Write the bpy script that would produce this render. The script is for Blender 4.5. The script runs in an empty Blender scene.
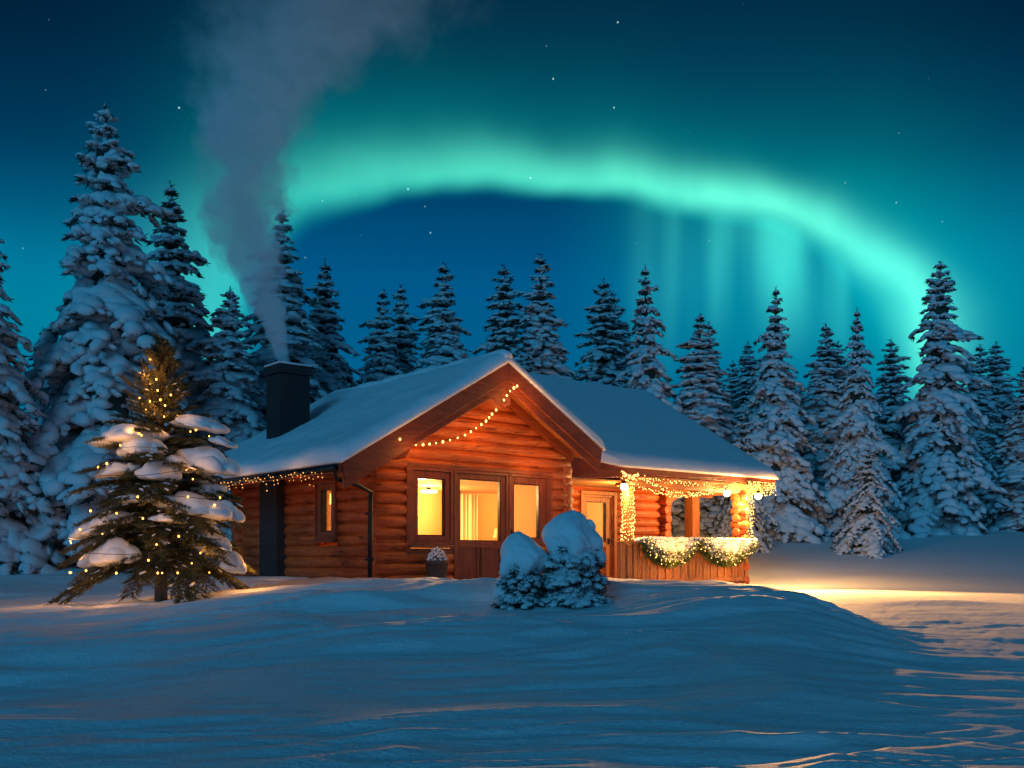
import bpy, bmesh, math, random
import numpy as np
from mathutils import Vector, Matrix

# ------------------------------------------------------------------ scene, camera, world, lights
scene = bpy.context.scene
C = scene.collection
rad = math.radians
scene.render.engine = 'CYCLES'
scene.cycles.use_denoising = True
scene.cycles.max_bounces = 6
scene.cycles.diffuse_bounces = 3
scene.cycles.volume_bounces = 4
scene.cycles.transparent_max_bounces = 8
scene.cycles.sample_clamp_indirect = 3.0
scene.cycles.caustics_reflective = False
scene.cycles.caustics_refractive = False
scene.cycles.volume_step_rate = 2.0
scene.cycles.volume_max_steps = 96
scene.view_settings.view_transform = 'Standard'
scene.view_settings.look = 'None'
scene.view_settings.gamma = 1.0
scene.view_settings.exposure = 0.0

EYE = 0.5                       # eye height over the cabin's base line
FPX = 1000.0                    # focal length in pixels of the 1024 wide frame
HOR = 555.0                     # the horizon's row
cam_d = bpy.data.cameras.new('camera')
cam = bpy.data.objects.new('camera', cam_d)
C.objects.link(cam)
cam.location = (0, 0, EYE)
cam.rotation_euler = (rad(90), 0, 0)
cam_d.sensor_width = 36
cam_d.lens = 36 * FPX / 1024
cam_d.shift_y = (HOR - 384) / 1024
cam_d.clip_start = 0.1
cam_d.clip_end = 2000
scene.camera = cam


def lin(r, g, b):
    f = lambda c: (c / 255 / 12.92) if c / 255 <= 0.04045 else ((c / 255 + 0.055) / 1.055) ** 2.4
    return (f(r), f(g), f(b), 1)


class NT:
    """small helper that writes node trees"""
    def __init__(self, tree):
        self.t = tree
        self.t.nodes.clear()

    def n(self, kind, **kw):
        nd = self.t.nodes.new(kind)
        ins = kw.pop('ins', {})
        for k, v in kw.items():
            setattr(nd, k, v)
        for k, v in ins.items():
            self.put(nd.inputs[k], v)
        return nd

    def put(self, sock, v):
        if isinstance(v, bpy.types.NodeSocket):
            self.t.links.new(v, sock)
        elif v is not None:
            sock.default_value = v

    def m(self, op, a, b=None, c=None, clamp=False):
        nd = self.t.nodes.new('ShaderNodeMath')
        nd.operation = op
        nd.use_clamp = clamp
        for i, v in enumerate((a, b, c)):
            if v is not None:
                self.put(nd.inputs[i], v)
        return nd.outputs[0]

    def mix(self, f, a, b, mode='MIX'):
        nd = self.t.nodes.new('ShaderNodeMix')
        nd.data_type = 'RGBA'
        nd.blend_type = mode
        nd.clamp_result = False
        self.put(nd.inputs[0], f)
        self.put(nd.inputs[6], a)
        self.put(nd.inputs[7], b)
        return nd.outputs[2]

    def ramp(self, f, stops, interp='LINEAR'):
        nd = self.t.nodes.new('ShaderNodeValToRGB')
        cr = nd.color_ramp
        cr.interpolation = interp
        while len(cr.elements) < len(stops):
            cr.elements.new(0.5)
        for e, (p, c) in zip(cr.elements, stops):
            e.position = p
            e.color = c if len(c) == 4 else (*c, 1)
        self.put(nd.inputs[0], f)
        return nd.outputs[0]

    def smooth(self, v, lo, hi, a=0.0, b=1.0):
        nd = self.t.nodes.new('ShaderNodeMapRange')
        nd.interpolation_type = 'SMOOTHSTEP'
        for i, x in enumerate((v, lo, hi, a, b)):
            self.put(nd.inputs[i], x)
        return nd.outputs[0]

    def noise(self, vec, scale, detail=4, rough=0.5, dist=0.0):
        nd = self.t.nodes.new('ShaderNodeTexNoise')
        self.put(nd.inputs['Vector'], vec)
        nd.inputs['Scale'].default_value = scale
        nd.inputs['Detail'].default_value = detail
        nd.inputs['Roughness'].default_value = rough
        nd.inputs['Distortion'].default_value = dist
        return nd.outputs['Fac']

    def vec(self, x, y, z):
        nd = self.t.nodes.new('ShaderNodeCombineXYZ')
        for i, v in enumerate((x, y, z)):
            self.put(nd.inputs[i], v)
        return nd.outputs[0]


world = bpy.data.worlds.new('World')
scene.world = world
world.use_nodes = True


def build_sky():
    N = NT(world.node_tree)
    tc = N.n('ShaderNodeTexCoord')
    nrm = N.n('ShaderNodeVectorMath', operation='NORMALIZE', ins={0: tc.outputs['Generated']})
    sep = N.n('ShaderNodeSeparateXYZ', ins={0: nrm.outputs[0]})
    x, y, z = sep.outputs
    az = N.m('ARCTAN2', x, y)
    el = N.m('ARCSINE', z)
    # the twilight blue of the clear night sky
    base = N.ramp(N.m('DIVIDE', el, math.pi / 2, clamp=True), [
        (0.0, lin(0, 108, 140)), (0.09, lin(0, 98, 142)), (0.17, lin(0, 88, 138)), (0.23, lin(0, 60, 100)),
        (0.29, lin(1, 44, 78)), (0.335, lin(2, 33, 62)), (0.5, lin(2, 30, 58)), (1.0, lin(2, 30, 56))])
    # darker towards the far sides of the aurora
    side = N.smooth(N.m('ABSOLUTE', N.m('SUBTRACT', az, 0.02)), 0.15, 0.62, 1.0, 0.45)
    side = N.mix(N.smooth(el, 0.24, 0.5), (1, 1, 1, 1), side)
    base = N.mix(1.0, base, side, 'MULTIPLY')
    # the aurora: an arch with a clean lower edge and a glow that fades upwards
    warpv = N.vec(N.m('MULTIPLY', az, 1.0), N.m('MULTIPLY', el, 1.0), 0.0)
    w1 = N.m('SUBTRACT', N.noise(warpv, 5.0, 2), 0.5)
    azw = N.m('ADD', az, N.m('MULTIPLY', w1, 0.09))
    elw = N.m('ADD', el, N.m('MULTIPLY', N.m('SUBTRACT', N.noise(warpv, 7.3, 2), 0.5), 0.035))
    dx = N.m('DIVIDE', N.m('SUBTRACT', azw, 0.050), 0.325)
    elr = N.m('ADD', elw, N.m('MULTIPLY', N.m('SUBTRACT', az, 0.05), 0.09))
    dy = N.m('DIVIDE', N.m('SUBTRACT', elr, 0.205), 0.146)
    r = N.m('POWER', N.m('ADD', N.m('POWER', N.m('ABSOLUTE', dx), 2.5), N.m('POWER', N.m('ABSOLUTE', dy), 2.5)), 0.4)
    d = N.m('SUBTRACT', r, 1.0)
    core = N.m('EXPONENT', N.m('MULTIPLY', -1.0, N.m('POWER', N.m('DIVIDE', N.m('ABSOLUTE', N.m('SUBTRACT', d, 0.05)), N.smooth(az, 0.05, 0.35, 0.17, 0.105)), 2.0)))
    core = N.m('MULTIPLY', core, N.smooth(d, -0.09, 0.07))
    glow = N.m('MULTIPLY', N.m('EXPONENT', N.m('MULTIPLY', N.m('MAXIMUM', d, 0.0), -3.3)), N.smooth(d, -0.11, 0.05))
    # the arch fades out near the horizon on the left, curls and thins on the right
    low = N.smooth(elw, 0.10, 0.20)
    leftdim = N.smooth(az, -0.33, 0.30, 0.40, 1.35)
    along = N.m('MULTIPLY', N.m('ADD', 0.45, N.m('MULTIPLY', N.noise(N.vec(az, 0.0, 0.0), 7.0, 3), 1.0)), N.m('ADD', 0.86, N.m('MULTIPLY', N.noise(N.vec(az, N.m('MULTIPLY', el, .25), 0.0), 34.0, 3), 0.28)))
    core = N.m('MULTIPLY', N.m('MULTIPLY', core, low), N.m('MULTIPLY', leftdim, along))
    glow = N.m('MULTIPLY', N.m('MULTIPLY', glow, N.smooth(el, 0.02, 0.26, 0.18, 1.0)), N.m('MULTIPLY', N.smooth(az, -0.44, -0.18, 0.14, 1.0), N.smooth(az, 0.50, 0.36, 0.42, 1.0)))
    # a broad teal veil low on the left and on the right
    veilL = N.m('MULTIPLY', N.m('EXPONENT', N.m('MULTIPLY', -1.0, N.m('POWER', N.m('DIVIDE', N.m('SUBTRACT', elw, 0.225), 0.070), 2.0))), N.smooth(az, -0.20, -0.34))
    veilR = N.m('MULTIPLY', N.m('EXPONENT', N.m('MULTIPLY', -1.0, N.m('POWER', N.m('DIVIDE', N.m('SUBTRACT', elw, 0.235), 0.10), 2.0))), N.m('MULTIPLY', N.smooth(az, 0.26, 0.37), N.smooth(az, 0.80, 0.40)))
    # vertical rays hanging under the arch
    rayn = N.noise(N.vec(N.m('MULTIPLY', az, 1.0), N.m('MULTIPLY', el, 0.10), 0.0), 13.0, 2, 0.5)
    rays = N.m('MULTIPLY', N.smooth(rayn, 0.38, 0.66), N.smooth(d, 0.03, -0.08))
    rays = N.m('MULTIPLY', rays, N.m('MULTIPLY', N.smooth(az, 0.10, 0.20), N.smooth(az, 0.42, 0.31)))
    rays = N.m('MULTIPLY', rays, N.smooth(N.m('ADD', el, N.m('MULTIPLY', N.m('SUBTRACT', N.noise(N.vec(az, 0.0, 0.0), 11.0, 2), .5), .16)), 0.165, 0.29))
    inner = N.m('MULTIPLY', N.m('MULTIPLY', N.smooth(d, 0.03, -0.08), N.smooth(az, 0.02, 0.26)), N.smooth(el, 0.10, 0.27))
    back = N.smooth(y, 0.0, 0.5)          # the aurora stands in the north only
    c1 = N.mix(1.0, (0, 0, 0, 1), (0.095, 0.55, 0.36, 1), 'ADD')
    tot = N.mix(1.0, base, N.mix(1.0, (0.10, 0.50, 0.29, 1), N.m('MULTIPLY', core, back), 'MULTIPLY'), 'ADD')
    tot = N.mix(1.0, tot, N.mix(1.0, (0.0, 0.34, 0.235, 1), N.m('MULTIPLY', glow, back), 'MULTIPLY'), 'ADD')
    veil = N.m('ADD', N.m('MULTIPLY', veilL, 0.34), N.m('MULTIPLY', veilR, 0.30))
    tot = N.mix(1.0, tot, N.mix(1.0, (0.0, 0.30, 0.23, 1), N.m('MULTIPLY', veil, back), 'MULTIPLY'), 'ADD')
    tot = N.mix(1.0, tot, N.mix(1.0, (0.06, 0.56, 0.36, 1), N.m('MULTIPLY', rays, back), 'MULTIPLY'), 'ADD')
    tot = N.mix(1.0, tot, N.mix(1.0, (0.0, 0.16, 0.12, 1), N.m('MULTIPLY', inner, back), 'MULTIPLY'), 'ADD')
    # unseen mauve glow added low behind the camera, a fill for trees and snow
    dusk_fill = N.m('MULTIPLY', N.smooth(y, -0.15, -0.75), N.m('MULTIPLY', N.smooth(el, 0.42, 0.05), N.smooth(el, -0.02, 0.02)))
    tot = N.mix(1.0, tot, N.mix(1.0, (0.055, 0.04, 0.10, 1), dusk_fill, 'MULTIPLY'), 'ADD')
    # stars
    vo = N.n('ShaderNodeTexVoronoi', ins={'Vector': nrm.outputs[0], 'Scale': 52.0})
    star = N.smooth(vo.outputs['Distance'], 0.060, 0.02)
    br = N.n('ShaderNodeSeparateColor', ins={0: vo.outputs['Color']})
    star = N.m('MULTIPLY', star, N.m('MULTIPLY', N.m('POWER', br.outputs[0], 2.4), N.smooth(el, 0.2, 0.4)))
    vo2 = N.n('ShaderNodeTexVoronoi', ins={'Vector': nrm.outputs[0], 'Scale': 24.0})
    star2 = N.smooth(vo2.outputs['Distance'], 0.034, 0.012)
    br2 = N.n('ShaderNodeSeparateColor', ins={0: vo2.outputs['Color']})
    star2 = N.m('MULTIPLY', star2, N.m('MULTIPLY', N.m('POWER', br2.outputs[1], 4.0), 2.2))
    star = N.m('MULTIPLY', N.m('ADD', N.m('MULTIPLY', star, 1.1), star2), N.smooth(el, 0.15, 0.35))
    tot = N.mix(1.0, tot, N.mix(1.0, (0.55, 0.8, 0.9, 1), star, 'MULTIPLY'), 'ADD')
    bg = N.n('ShaderNodeBackground', ins={'Color': tot, 'Strength': 1.0})
    out = N.n('ShaderNodeOutputWorld', ins={'Surface': bg.outputs[0]})


build_sky()
world.cycles.sampling_method = 'MANUAL'
world.cycles.sample_map_resolution = 512

moon_d = bpy.data.lights.new('moon', 'SUN')
moon_d.energy = 0.76
moon_d.angle = rad(26)
moon_d.color = (0.06, 0.54, 1.0)
moon = bpy.data.objects.new('moon', moon_d)
C.objects.link(moon)
moon.rotation_euler = (rad(68), 0, rad(-20))       # high, over the photographer's left shoulder

# ------------------------------------------------------------------ numpy noise


def _hash(ix, iy, seed):
    h = (ix.astype(np.int64) * 374761393 + iy.astype(np.int64) * 668265263 + seed * 1442695041) & 0xFFFFFFFF
    h = ((h ^ (h >> 13)) * 1274126177) & 0xFFFFFFFF
    h = (h ^ (h >> 16)) & 0xFFFFFFFF
    return h / 4294967295.0


def vnoise(x, y, seed=0):
    x = np.asarray(x, float); y = np.asarray(y, float)
    ix, iy = np.floor(x), np.floor(y)
    fx, fy = x - ix, y - iy
    fx = fx * fx * fx * (fx * (fx * 6 - 15) + 10); fy = fy * fy * fy * (fy * (fy * 6 - 15) + 10)
    a, b = _hash(ix, iy, seed), _hash(ix + 1, iy, seed)
    c, d = _hash(ix, iy + 1, seed), _hash(ix + 1, iy + 1, seed)
    return (a + (b - a) * fx) * (1 - fy) + (c + (d - c) * fx) * fy


def fbm(x, y, seed=0, octv=4, gain=0.5):
    s, a, n = 0, 1.0, 0
    for k in range(octv):
        s = s + a * (vnoise(x * 2 ** k + 17 * k, y * 2 ** k - 9 * k, seed + k) * 2 - 1)
        n += a; a *= gain
    return s / n


def sstep(v, lo, hi):
    t = np.clip((np.asarray(v, float) - lo) / (hi - lo), 0, 1)
    return t * t * (3 - 2 * t)


# the cabin's own frame: local x runs along the front wall, local y into the house
CAB = Vector((-2.41, 18.0, 0.0))
CA = math.atan2(1000, 1188)
cc, cs = math.cos(CA), math.sin(CA)


def cab(t, u, z=0.0):
    return Vector((CAB.x + cc * t - cs * u, CAB.y + cs * t + cc * u, z))


def ground(x, y, fine=True):
    x = np.asarray(x, float); y = np.asarray(y, float)
    Lr = np.interp(y, [-12, 0, 5, 10, 15, 20, 22, 25, 28, 32, 38, 50, 80, 300], [-.5, -.52, -.52, -.36, -.25, -.27, -.27, -.215, -.02, .48, 1.2, 2.3, 3.6, 8])
    Ll = np.interp(y, [-12, 0, 5, 10, 15, 18, 21, 24, 30, 38, 50, 80, 300], [-.5, -.52, -.5, -.40, -.28, -.20, .05, .40, .8, 1.25, 2.3, 3.6, 8])
    wl = sstep(-x, 4.5, 9)
    g = Lr * (1 - wl) + Ll * wl
    # level ground round the house
    t = (x - CAB.x) * cc + (y - CAB.y) * cs
    u = -(x - CAB.x) * cs + (y - CAB.y) * cc
    dd = np.hypot(np.maximum(np.abs(t - 5.4) - 6.2, 0), np.maximum(np.abs(u - 3.2) - 3.6, 0))
    flat = sstep(dd, 3.5, 0.0)
    g = g * (1 - flat) + (-0.03 - 0.25 * sstep(t, 5, 9)) * flat
    # the drifted bank in front of the house
    A = np.interp(y, [5.0, 7, 8.5, 9.7, 11, 12.4, 13.4, 14.6, 16.2, 18], [0, .10, .21, .29, .345, .375, .37, .28, .12, 0])
    xb = np.interp(y, [5, 8, 10, 12, 13, 15, 17], [2.4, 3.3, 3.75, 3.9, 3.8, 3.9, 3.6]) + 0.25 * (vnoise(y * .7, y * 0 + 2, 5) - .5)
    bank = A * sstep(x, xb + .35, xb - 1.15) * sstep(x, -5.6, -1.0) * (0.93 + 0.14 * vnoise(x * .55, y * .5, 9))
    g = g + bank
    for bx, by, amp, sx, sy in ((6.4, 15.0, .07, .9, .5), (9.0, 18.0, .05, 1.2, .7), (2.55, 11.6, .07, .8, .35), (1.9, 9.8, .05, .9, .3),
                                (-3.4, 8.5, .07, 2.0, .5), (-7, 11.5, .06, 2.0, .8), (3.2, 7.4, .05, .6, .3)):
        g = g + amp * np.exp(-((x - bx) / sx) ** 2 - ((y - by) / sy) ** 2)
    g = g + 0.10 * fbm(x * .12, y * .16, 3, 3) * sstep(np.abs(y - 8), 2, 14) * (1 - .8 * sstep(x, 3, 5) * sstep(y, 32, 26))
    if fine:
        # wind ridges, long across the view and bent round the bank
        near = sstep(y, 34, 12)
        lit = sstep(x, 3.6, 4.8) * sstep(y, 11, 17)
        wx = x + 0.9 * fbm(x * .25, y * .25, 21, 2)
        bend = 0.22 * wx - 0.020 * wx * np.abs(wx)
        v = y - bend + 0.35 * fbm(x * .35, y * .5, 31, 2)
        r1 = 1 - np.abs(fbm(wx * .30, v * .95, 41, 3, .40)) * 2.2
        r2 = 1 - np.abs(fbm(wx * .55 + 3, v * 3.2, 51, 3, .45)) * 2.2
        r3 = fbm(wx * 1.6, v * 9.0, 61, 3)
        mask = 0.55 + 0.45 * sstep(vnoise(x * .4, y * .6, 71), .3, .7)
        calm = (1 - .72 * sstep(x, xb - .2, xb + .6) * sstep(y, 6, 10)) * (1 - .9 * lit)
        g = g + near * mask * calm * (0.125 * r1 + 0.058 * r2 + 0.012 * r3) * (.62 + .38 * sstep(y, 5, 10))
        # rough trodden snow to the right of the bank
        rough = sstep(x, xb - .2, xb + .8) * sstep(y, 4, 8) * near
        g = g + rough * (1 - .45 * lit) * (0.007 * fbm(x * 4.2, y * 4.2, 81, 3, .6) + 0.006 * fbm(x * 11, y * 9, 85, 2) + 0.012 * fbm(x * 1.4, y * 1.8, 83, 2))
    return g


def gz(x, y):
    return float(ground(np.array([x]), np.array([y]))[0])


# ------------------------------------------------------------------ mesh builder


class MB:
    def __init__(self):
        self.v, self.f, self.n = [], [], 0

    def add(self, verts, faces):
        b = self.n
        self.v.extend([tuple(map(float, p)) for p in verts])
        self.f.extend([tuple(i + b for i in fc) for fc in faces])
        self.n += len(verts)

    def box(self, x0, x1, y0, y1, z0, z1):
        p = [(x, y, z) for z in (z0, z1) for x, y in ((x0, y0), (x1, y0), (x1, y1), (x0, y1))]
        self.add(p, [(3, 2, 1, 0), (4, 5, 6, 7), (0, 1, 5, 4), (1, 2, 6, 5), (2, 3, 7, 6), (3, 0, 4, 7)])

    def bar(self, p0, p1, w, h, up=(0, 0, 1)):
        p0, p1 = Vector(p0), Vector(p1)
        d = (p1 - p0).normalized()
        s = d.cross(Vector(up)).normalized()
        n = s.cross(d).normalized()
        pts = []
        for p in (p0, p1):
            for a, b in ((-1, -1), (1, -1), (1, 1), (-1, 1)):
                pts.append(p + s * (a * w / 2) + n * (b * h / 2))
        self.add(pts, [(0, 1, 2, 3), (7, 6, 5, 4), (0, 4, 5, 1), (1, 5, 6, 2), (2, 6, 7, 3), (3, 7, 4, 0)])

    def prism(self, poly, axis, a0, a1):
        """poly: list of 2D points in the plane across axis; axis 'x','y','z'"""
        def P(q, a):
            return {'x': (a, q[0], q[1]), 'y': (q[0], a, q[1]), 'z': (q[0], q[1], a)}[axis]
        n = len(poly)
        self.add([P(q, a0) for q in poly] + [P(q, a1) for q in poly],
                 [tuple(range(n))[::-1], tuple(range(n, 2 * n))] + [(i, (i + 1) % n, n + (i + 1) % n, n + i) for i in range(n)])

    def tube(self, pts, rr, seg=10, cap=True):
        pts = [Vector(p) for p in pts]
        if not hasattr(rr, '__len__'):
            rr = [rr] * len(pts)
        d0 = (pts[1] - pts[0]).normalized()
        s = d0.cross(Vector((0, 0, 1)))
        if s.length < 0.05:
            s = d0.cross(Vector((1, 0, 0)))
        s.normalize()
        rings = []
        for i, p in enumerate(pts):
            d = (pts[min(i + 1, len(pts) - 1)] - pts[max(i - 1, 0)]).normalized()
            s = (s - d * s.dot(d)).normalized()
            n = d.cross(s)
            for k in range(seg):
                a = 2 * math.pi * k / seg
                rings.append(p + (s * math.cos(a) + n * math.sin(a)) * rr[i])
        fs = []
        for i in range(len(pts) - 1):
            for k in range(seg):
                a, b = i * seg + k, i * seg + (k + 1) % seg
                fs.append((a, b, b + seg, a + seg))
        if cap:
            fs.append(tuple(range(seg))[::-1])
            fs.append(tuple(range((len(pts) - 1) * seg, len(pts) * seg)))
        self.add(rings, fs)

    def build(self, name, mat, parent=None, smooth=False, bevel=0.0):
        return link_mesh(name, self.v, self.f, mat, parent, smooth, bevel)


def link_mesh(name, v, f, mat, parent=None, smooth=False, bevel=0.0):
    me = bpy.data.meshes.new(name)
    me.from_pydata(v, [], f)
    if smooth:
        me.polygons.foreach_set('use_smooth', [True] * len(me.polygons))
    me.update()
    bm = bmesh.new(); bm.from_mesh(me)
    if len(bm.verts) < 60000:
        bmesh.ops.recalc_face_normals(bm, faces=bm.faces)
        bm.to_mesh(me)
    bm.free()
    me.materials.append(mat)
    o = bpy.data.objects.new(name, me)
    C.objects.link(o)
    if parent:
        o.parent = parent
    if bevel:
        b = o.modifiers.new('bevel', 'BEVEL'); b.width = bevel; b.segments = 2; b.limit_method = 'ANGLE'
    return o


def np_mesh(name, V, F, mat, parent=None, smooth=True):
    """V (n,3), F (m,3) or (m,4)"""
    me = bpy.data.meshes.new(name)
    k = F.shape[1]
    me.vertices.add(len(V)); me.vertices.foreach_set('co', np.ascontiguousarray(V, np.float32).ravel())
    me.loops.add(F.size); me.loops.foreach_set('vertex_index', np.ascontiguousarray(F, np.int32).ravel())
    me.polygons.add(len(F)); me.polygons.foreach_set('loop_start', np.arange(0, F.size, k, dtype=np.int32))
    me.polygons.foreach_set('use_smooth', np.full(len(F), smooth))
    me.update(calc_edges=True)
    me.materials.append(mat)
    o = bpy.data.objects.new(name, me)
    C.objects.link(o)
    if parent:
        o.parent = parent
    return o


def empty(name, loc=(0, 0, 0), rz=0.0):
    o = bpy.data.objects.new(name, None)
    o.empty_display_size = 0.3
    C.objects.link(o)
    o.location = loc; o.rotation_euler = (0, 0, rz)
    return o


def tag(o, label=None, cat=None, group=None, kind=None):
    for k, v in (('label', label), ('category', cat), ('group', group), ('kind', kind)):
        if v:
            o[k] = v
    return o


def ico(sub):
    bm = bmesh.new()
    bmesh.ops.create_icosphere(bm, subdivisions=sub, radius=1.0)
    V = np.array([v.co[:] for v in bm.verts]); F = np.array([[v.index for v in f.verts] for f in bm.faces])
    bm.free()
    return V, F


def lumpy(sub, seed, amp=0.22, freq=1.6):
    V, F = ico(sub)
    d = fbm(V[:, 0] * freq + V[:, 2] * 1.3 + seed * 7.1, V[:, 1] * freq - V[:, 2] * .9 + seed * 3.3, seed, 3)
    return V * (1 + amp * d)[:, None], F


BLOB = [lumpy(2, s, .38) for s in range(6)]
BLOB1 = [lumpy(1, s, .3) for s in range(4)]
BLOB3 = [lumpy(3, s, .22, 1.2) for s in range(4)]


class Cloud:
    """gathers numpy pieces"""
    def __init__(self):
        self.V, self.F, self.n = [], [], 0

    def add(self, V, F):
        self.V.append(V); self.F.append(F + self.n); self.n += len(V)

    def blob(self, rng, c, ax, side, up, lib=BLOB):
        V, F = lib[rng.integers(len(lib))]
        M = np.array([ax, side, up])
        self.add(V @ M + np.array(c), F)

    def out(self):
        return np.vstack(self.V), np.vstack(self.F)


# ------------------------------------------------------------------ materials


def new_mat(name):
    m = bpy.data.materials.new(name)
    m.use_nodes = True
    return m, NT(m.node_tree)


def finish(N, **ins):
    p = N.n('ShaderNodeBsdfPrincipled')
    for k, v in ins.items():
        N.put(p.inputs[k.replace('_', ' ')], v)
    N.n('ShaderNodeOutputMaterial', ins={'Surface': p.outputs[0]})
    return p


def bump(N, h, strength, dist):
    b = N.n('ShaderNodeBump', ins={'Height': h, 'Strength': strength, 'Distance': dist})
    return b.outputs[0]


def mat_snow(name, scale=1.0, b=0.5, tint=(0.86, 0.88, 0.90, 1)):
    m, N = new_mat(name)
    geo = N.n('ShaderNodeNewGeometry')
    p = geo.outputs['Position']
    n1 = N.noise(p, 9 * scale, 5, .6)
    n2 = N.noise(p, 55 * scale, 4, .7)
    n3 = N.noise(p, 2.2 * scale, 3, .5)
    h = N.m('ADD', N.m('MULTIPLY', n1, .7), N.m('MULTIPLY', n2, .3))
    col = N.mix(n3, (tint[0] * .93, tint[1] * .94, tint[2] * .95, 1), tint)
    col = N.mix(N.smooth(n2, .35, .6), N.mix(1.0, col, (.86, .88, .9, 1), 'MULTIPLY'), col)
    finish(N, Base_Color=col, Roughness=.62, Specular_IOR_Level=.35, Normal=bump(N, h, b, .03 / scale))
    return m


def mat_ground():
    m, N = new_mat('field_snow')
    geo = N.n('ShaderNodeNewGeometry')
    p = geo.outputs['Position']
    mp = N.n('ShaderNodeMapping', ins={'Vector': p, 'Rotation': (0, 0, rad(-12)), 'Scale': (1, 4.5, 1)})
    streak = N.noise(mp.outputs[0], 2.4, 6, .62, .4)
    fine = N.noise(p, 38, 5, .72)
    mid = N.noise(p, 7.5, 4, .6)
    h = N.m('ADD', N.m('MULTIPLY', streak, .55), N.m('ADD', N.m('MULTIPLY', fine, .38), N.m('MULTIPLY', mid, .30)))
    col = N.mix(N.smooth(fine, .35, .62), (.74, .77, .80, 1), (.88, .89, .90, 1))
    finish(N, Base_Color=col, Roughness=.6, Specular_IOR_Level=.35, Normal=bump(N, h, .62, .055))
    return m


def mat_snowy_needles(name, thr=.12, scale=1.0, dark=(.018, .035, .03, 1), amt=1.0):
    """snow held on needles: bare where the bough faces down or the snow has fallen"""
    m, N = new_mat(name)
    geo = N.n('ShaderNodeNewGeometry')
    tc = N.n('ShaderNodeTexCoord')
    oi = N.n('ShaderNodeObjectInfo')
    p = tc.outputs['Object']
    nz = N.n('ShaderNodeSeparateXYZ', ins={0: geo.outputs['Normal']}).outputs[2]
    n1 = N.noise(p, 3.2 * scale, 4, .6)
    n2 = N.noise(p, 17 * scale, 4, .7)
    n3 = N.noise(p, 46 * scale, 2, .6)
    k = N.m('ADD', N.m('MULTIPLY', nz, .38), N.m('ADD', N.m('MULTIPLY', N.m('SUBTRACT', n1, .5), 1.0),
            N.m('ADD', N.m('MULTIPLY', N.m('SUBTRACT', n2, .5), 1.7), N.m('MULTIPLY', N.m('SUBTRACT', n3, .5), 1.2))))
    cover = N.smooth(k, thr - .2, thr + .14)
    snow = N.mix(n1, (.66, .70, .74, 1), (.84, .86, .88, 1))
    col = N.mix(cover, dark, snow)
    h = N.m('ADD', N.m('MULTIPLY', cover, .5), N.m('ADD', N.m('MULTIPLY', n2, .6), N.m('MULTIPLY', n3, .4)))
    finish(N, Base_Color=col, Roughness=.7, Specular_IOR_Level=.2, Normal=bump(N, h, .9, .05 / scale))
    return m


def mat_needle(name, a, b, rough=.6):
    m, N = new_mat(name)
    tc = N.n('ShaderNodeTexCoord')
    n1 = N.noise(tc.outputs['Object'], 5, 3, .6)
    finish(N, Base_Color=N.mix(N.smooth(n1, .35, .65), a, b), Roughness=rough, Specular_IOR_Level=.3)
    return m


def mat_wood(name, axis, a, b, dark, rough=.5, ring=1.0, bs=.5):
    m, N = new_mat(name)
    tc = N.n('ShaderNodeTexCoord')
    sc = {'x': (.35, 4, 4), 'y': (4, .35, 4), 'z': (4, 4, .35)}[axis]
    mp = N.n('ShaderNodeMapping', ins={'Vector': tc.outputs['Object'], 'Scale': sc})
    g = N.noise(mp.outputs[0], 5.5 * ring, 6, .65, .8)
    f = N.noise(mp.outputs[0], 22 * ring, 4, .6, .3)
    big = N.noise(tc.outputs['Object'], 1.3, 3, .5)
    sc2 = tuple(v * .6 for v in sc)
    mp2 = N.n('ShaderNodeMapping', ins={'Vector': tc.outputs['Object'], 'Scale': tuple(1 + (s > 1) * 2.2 for s in sc)})
    kn = N.n('ShaderNodeTexVoronoi', ins={'Vector': mp2.outputs[0], 'Scale': 1.15})
    knot = N.smooth(kn.outputs['Distance'], .16, .05)
    col = N.mix(N.smooth(g, .35, .65), a, b)
    col = N.mix(N.m('MULTIPLY', N.smooth(f, .52, .72), .7), col, dark)
    col = N.mix(N.m('MULTIPLY', knot, .6), col, dark)
    col = N.mix(N.m('MULTIPLY', N.smooth(big, .45, .75), .4), col, dark)
    mp3 = N.n('ShaderNodeMapping', ins={'Vector': tc.outputs['Object'], 'Scale': tuple(.30 if v < 1 else 7.0 for v in sc)})
    crack = N.smooth(N.m('ABSOLUTE', N.m('SUBTRACT', N.noise(mp3.outputs[0], 1.6, 3, .5), .5)), .012, .002)
    crack = N.m('MULTIPLY', crack, N.smooth(big, .42, .56))
    col = N.mix(N.m('MULTIPLY', crack, .85), col, (.02, .006, .003, 1))
    h = N.m('SUBTRACT', N.m('ADD', N.m('MULTIPLY', g, .6), N.m('MULTIPLY', f, .4)), N.m('MULTIPLY', crack, .8))
    finish(N, Base_Color=col, Roughness=rough, Specular_IOR_Level=.4, Normal=bump(N, h, bs, .02))
    return m


def mat_plain(name, col, rough=.5, metal=0.0, nsc=14, var=.35, bs=.25):
    m, N = new_mat(name)
    tc = N.n('ShaderNodeTexCoord')
    n1 = N.noise(tc.outputs['Object'], nsc, 5, .6)
    c2 = tuple(c * (1 - var) for c in col[:3]) + (1,)
    finish(N, Base_Color=N.mix(n1, c2, col), Roughness=rough, Metallic=metal, Normal=bump(N, n1, bs, .01))
    return m


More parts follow.
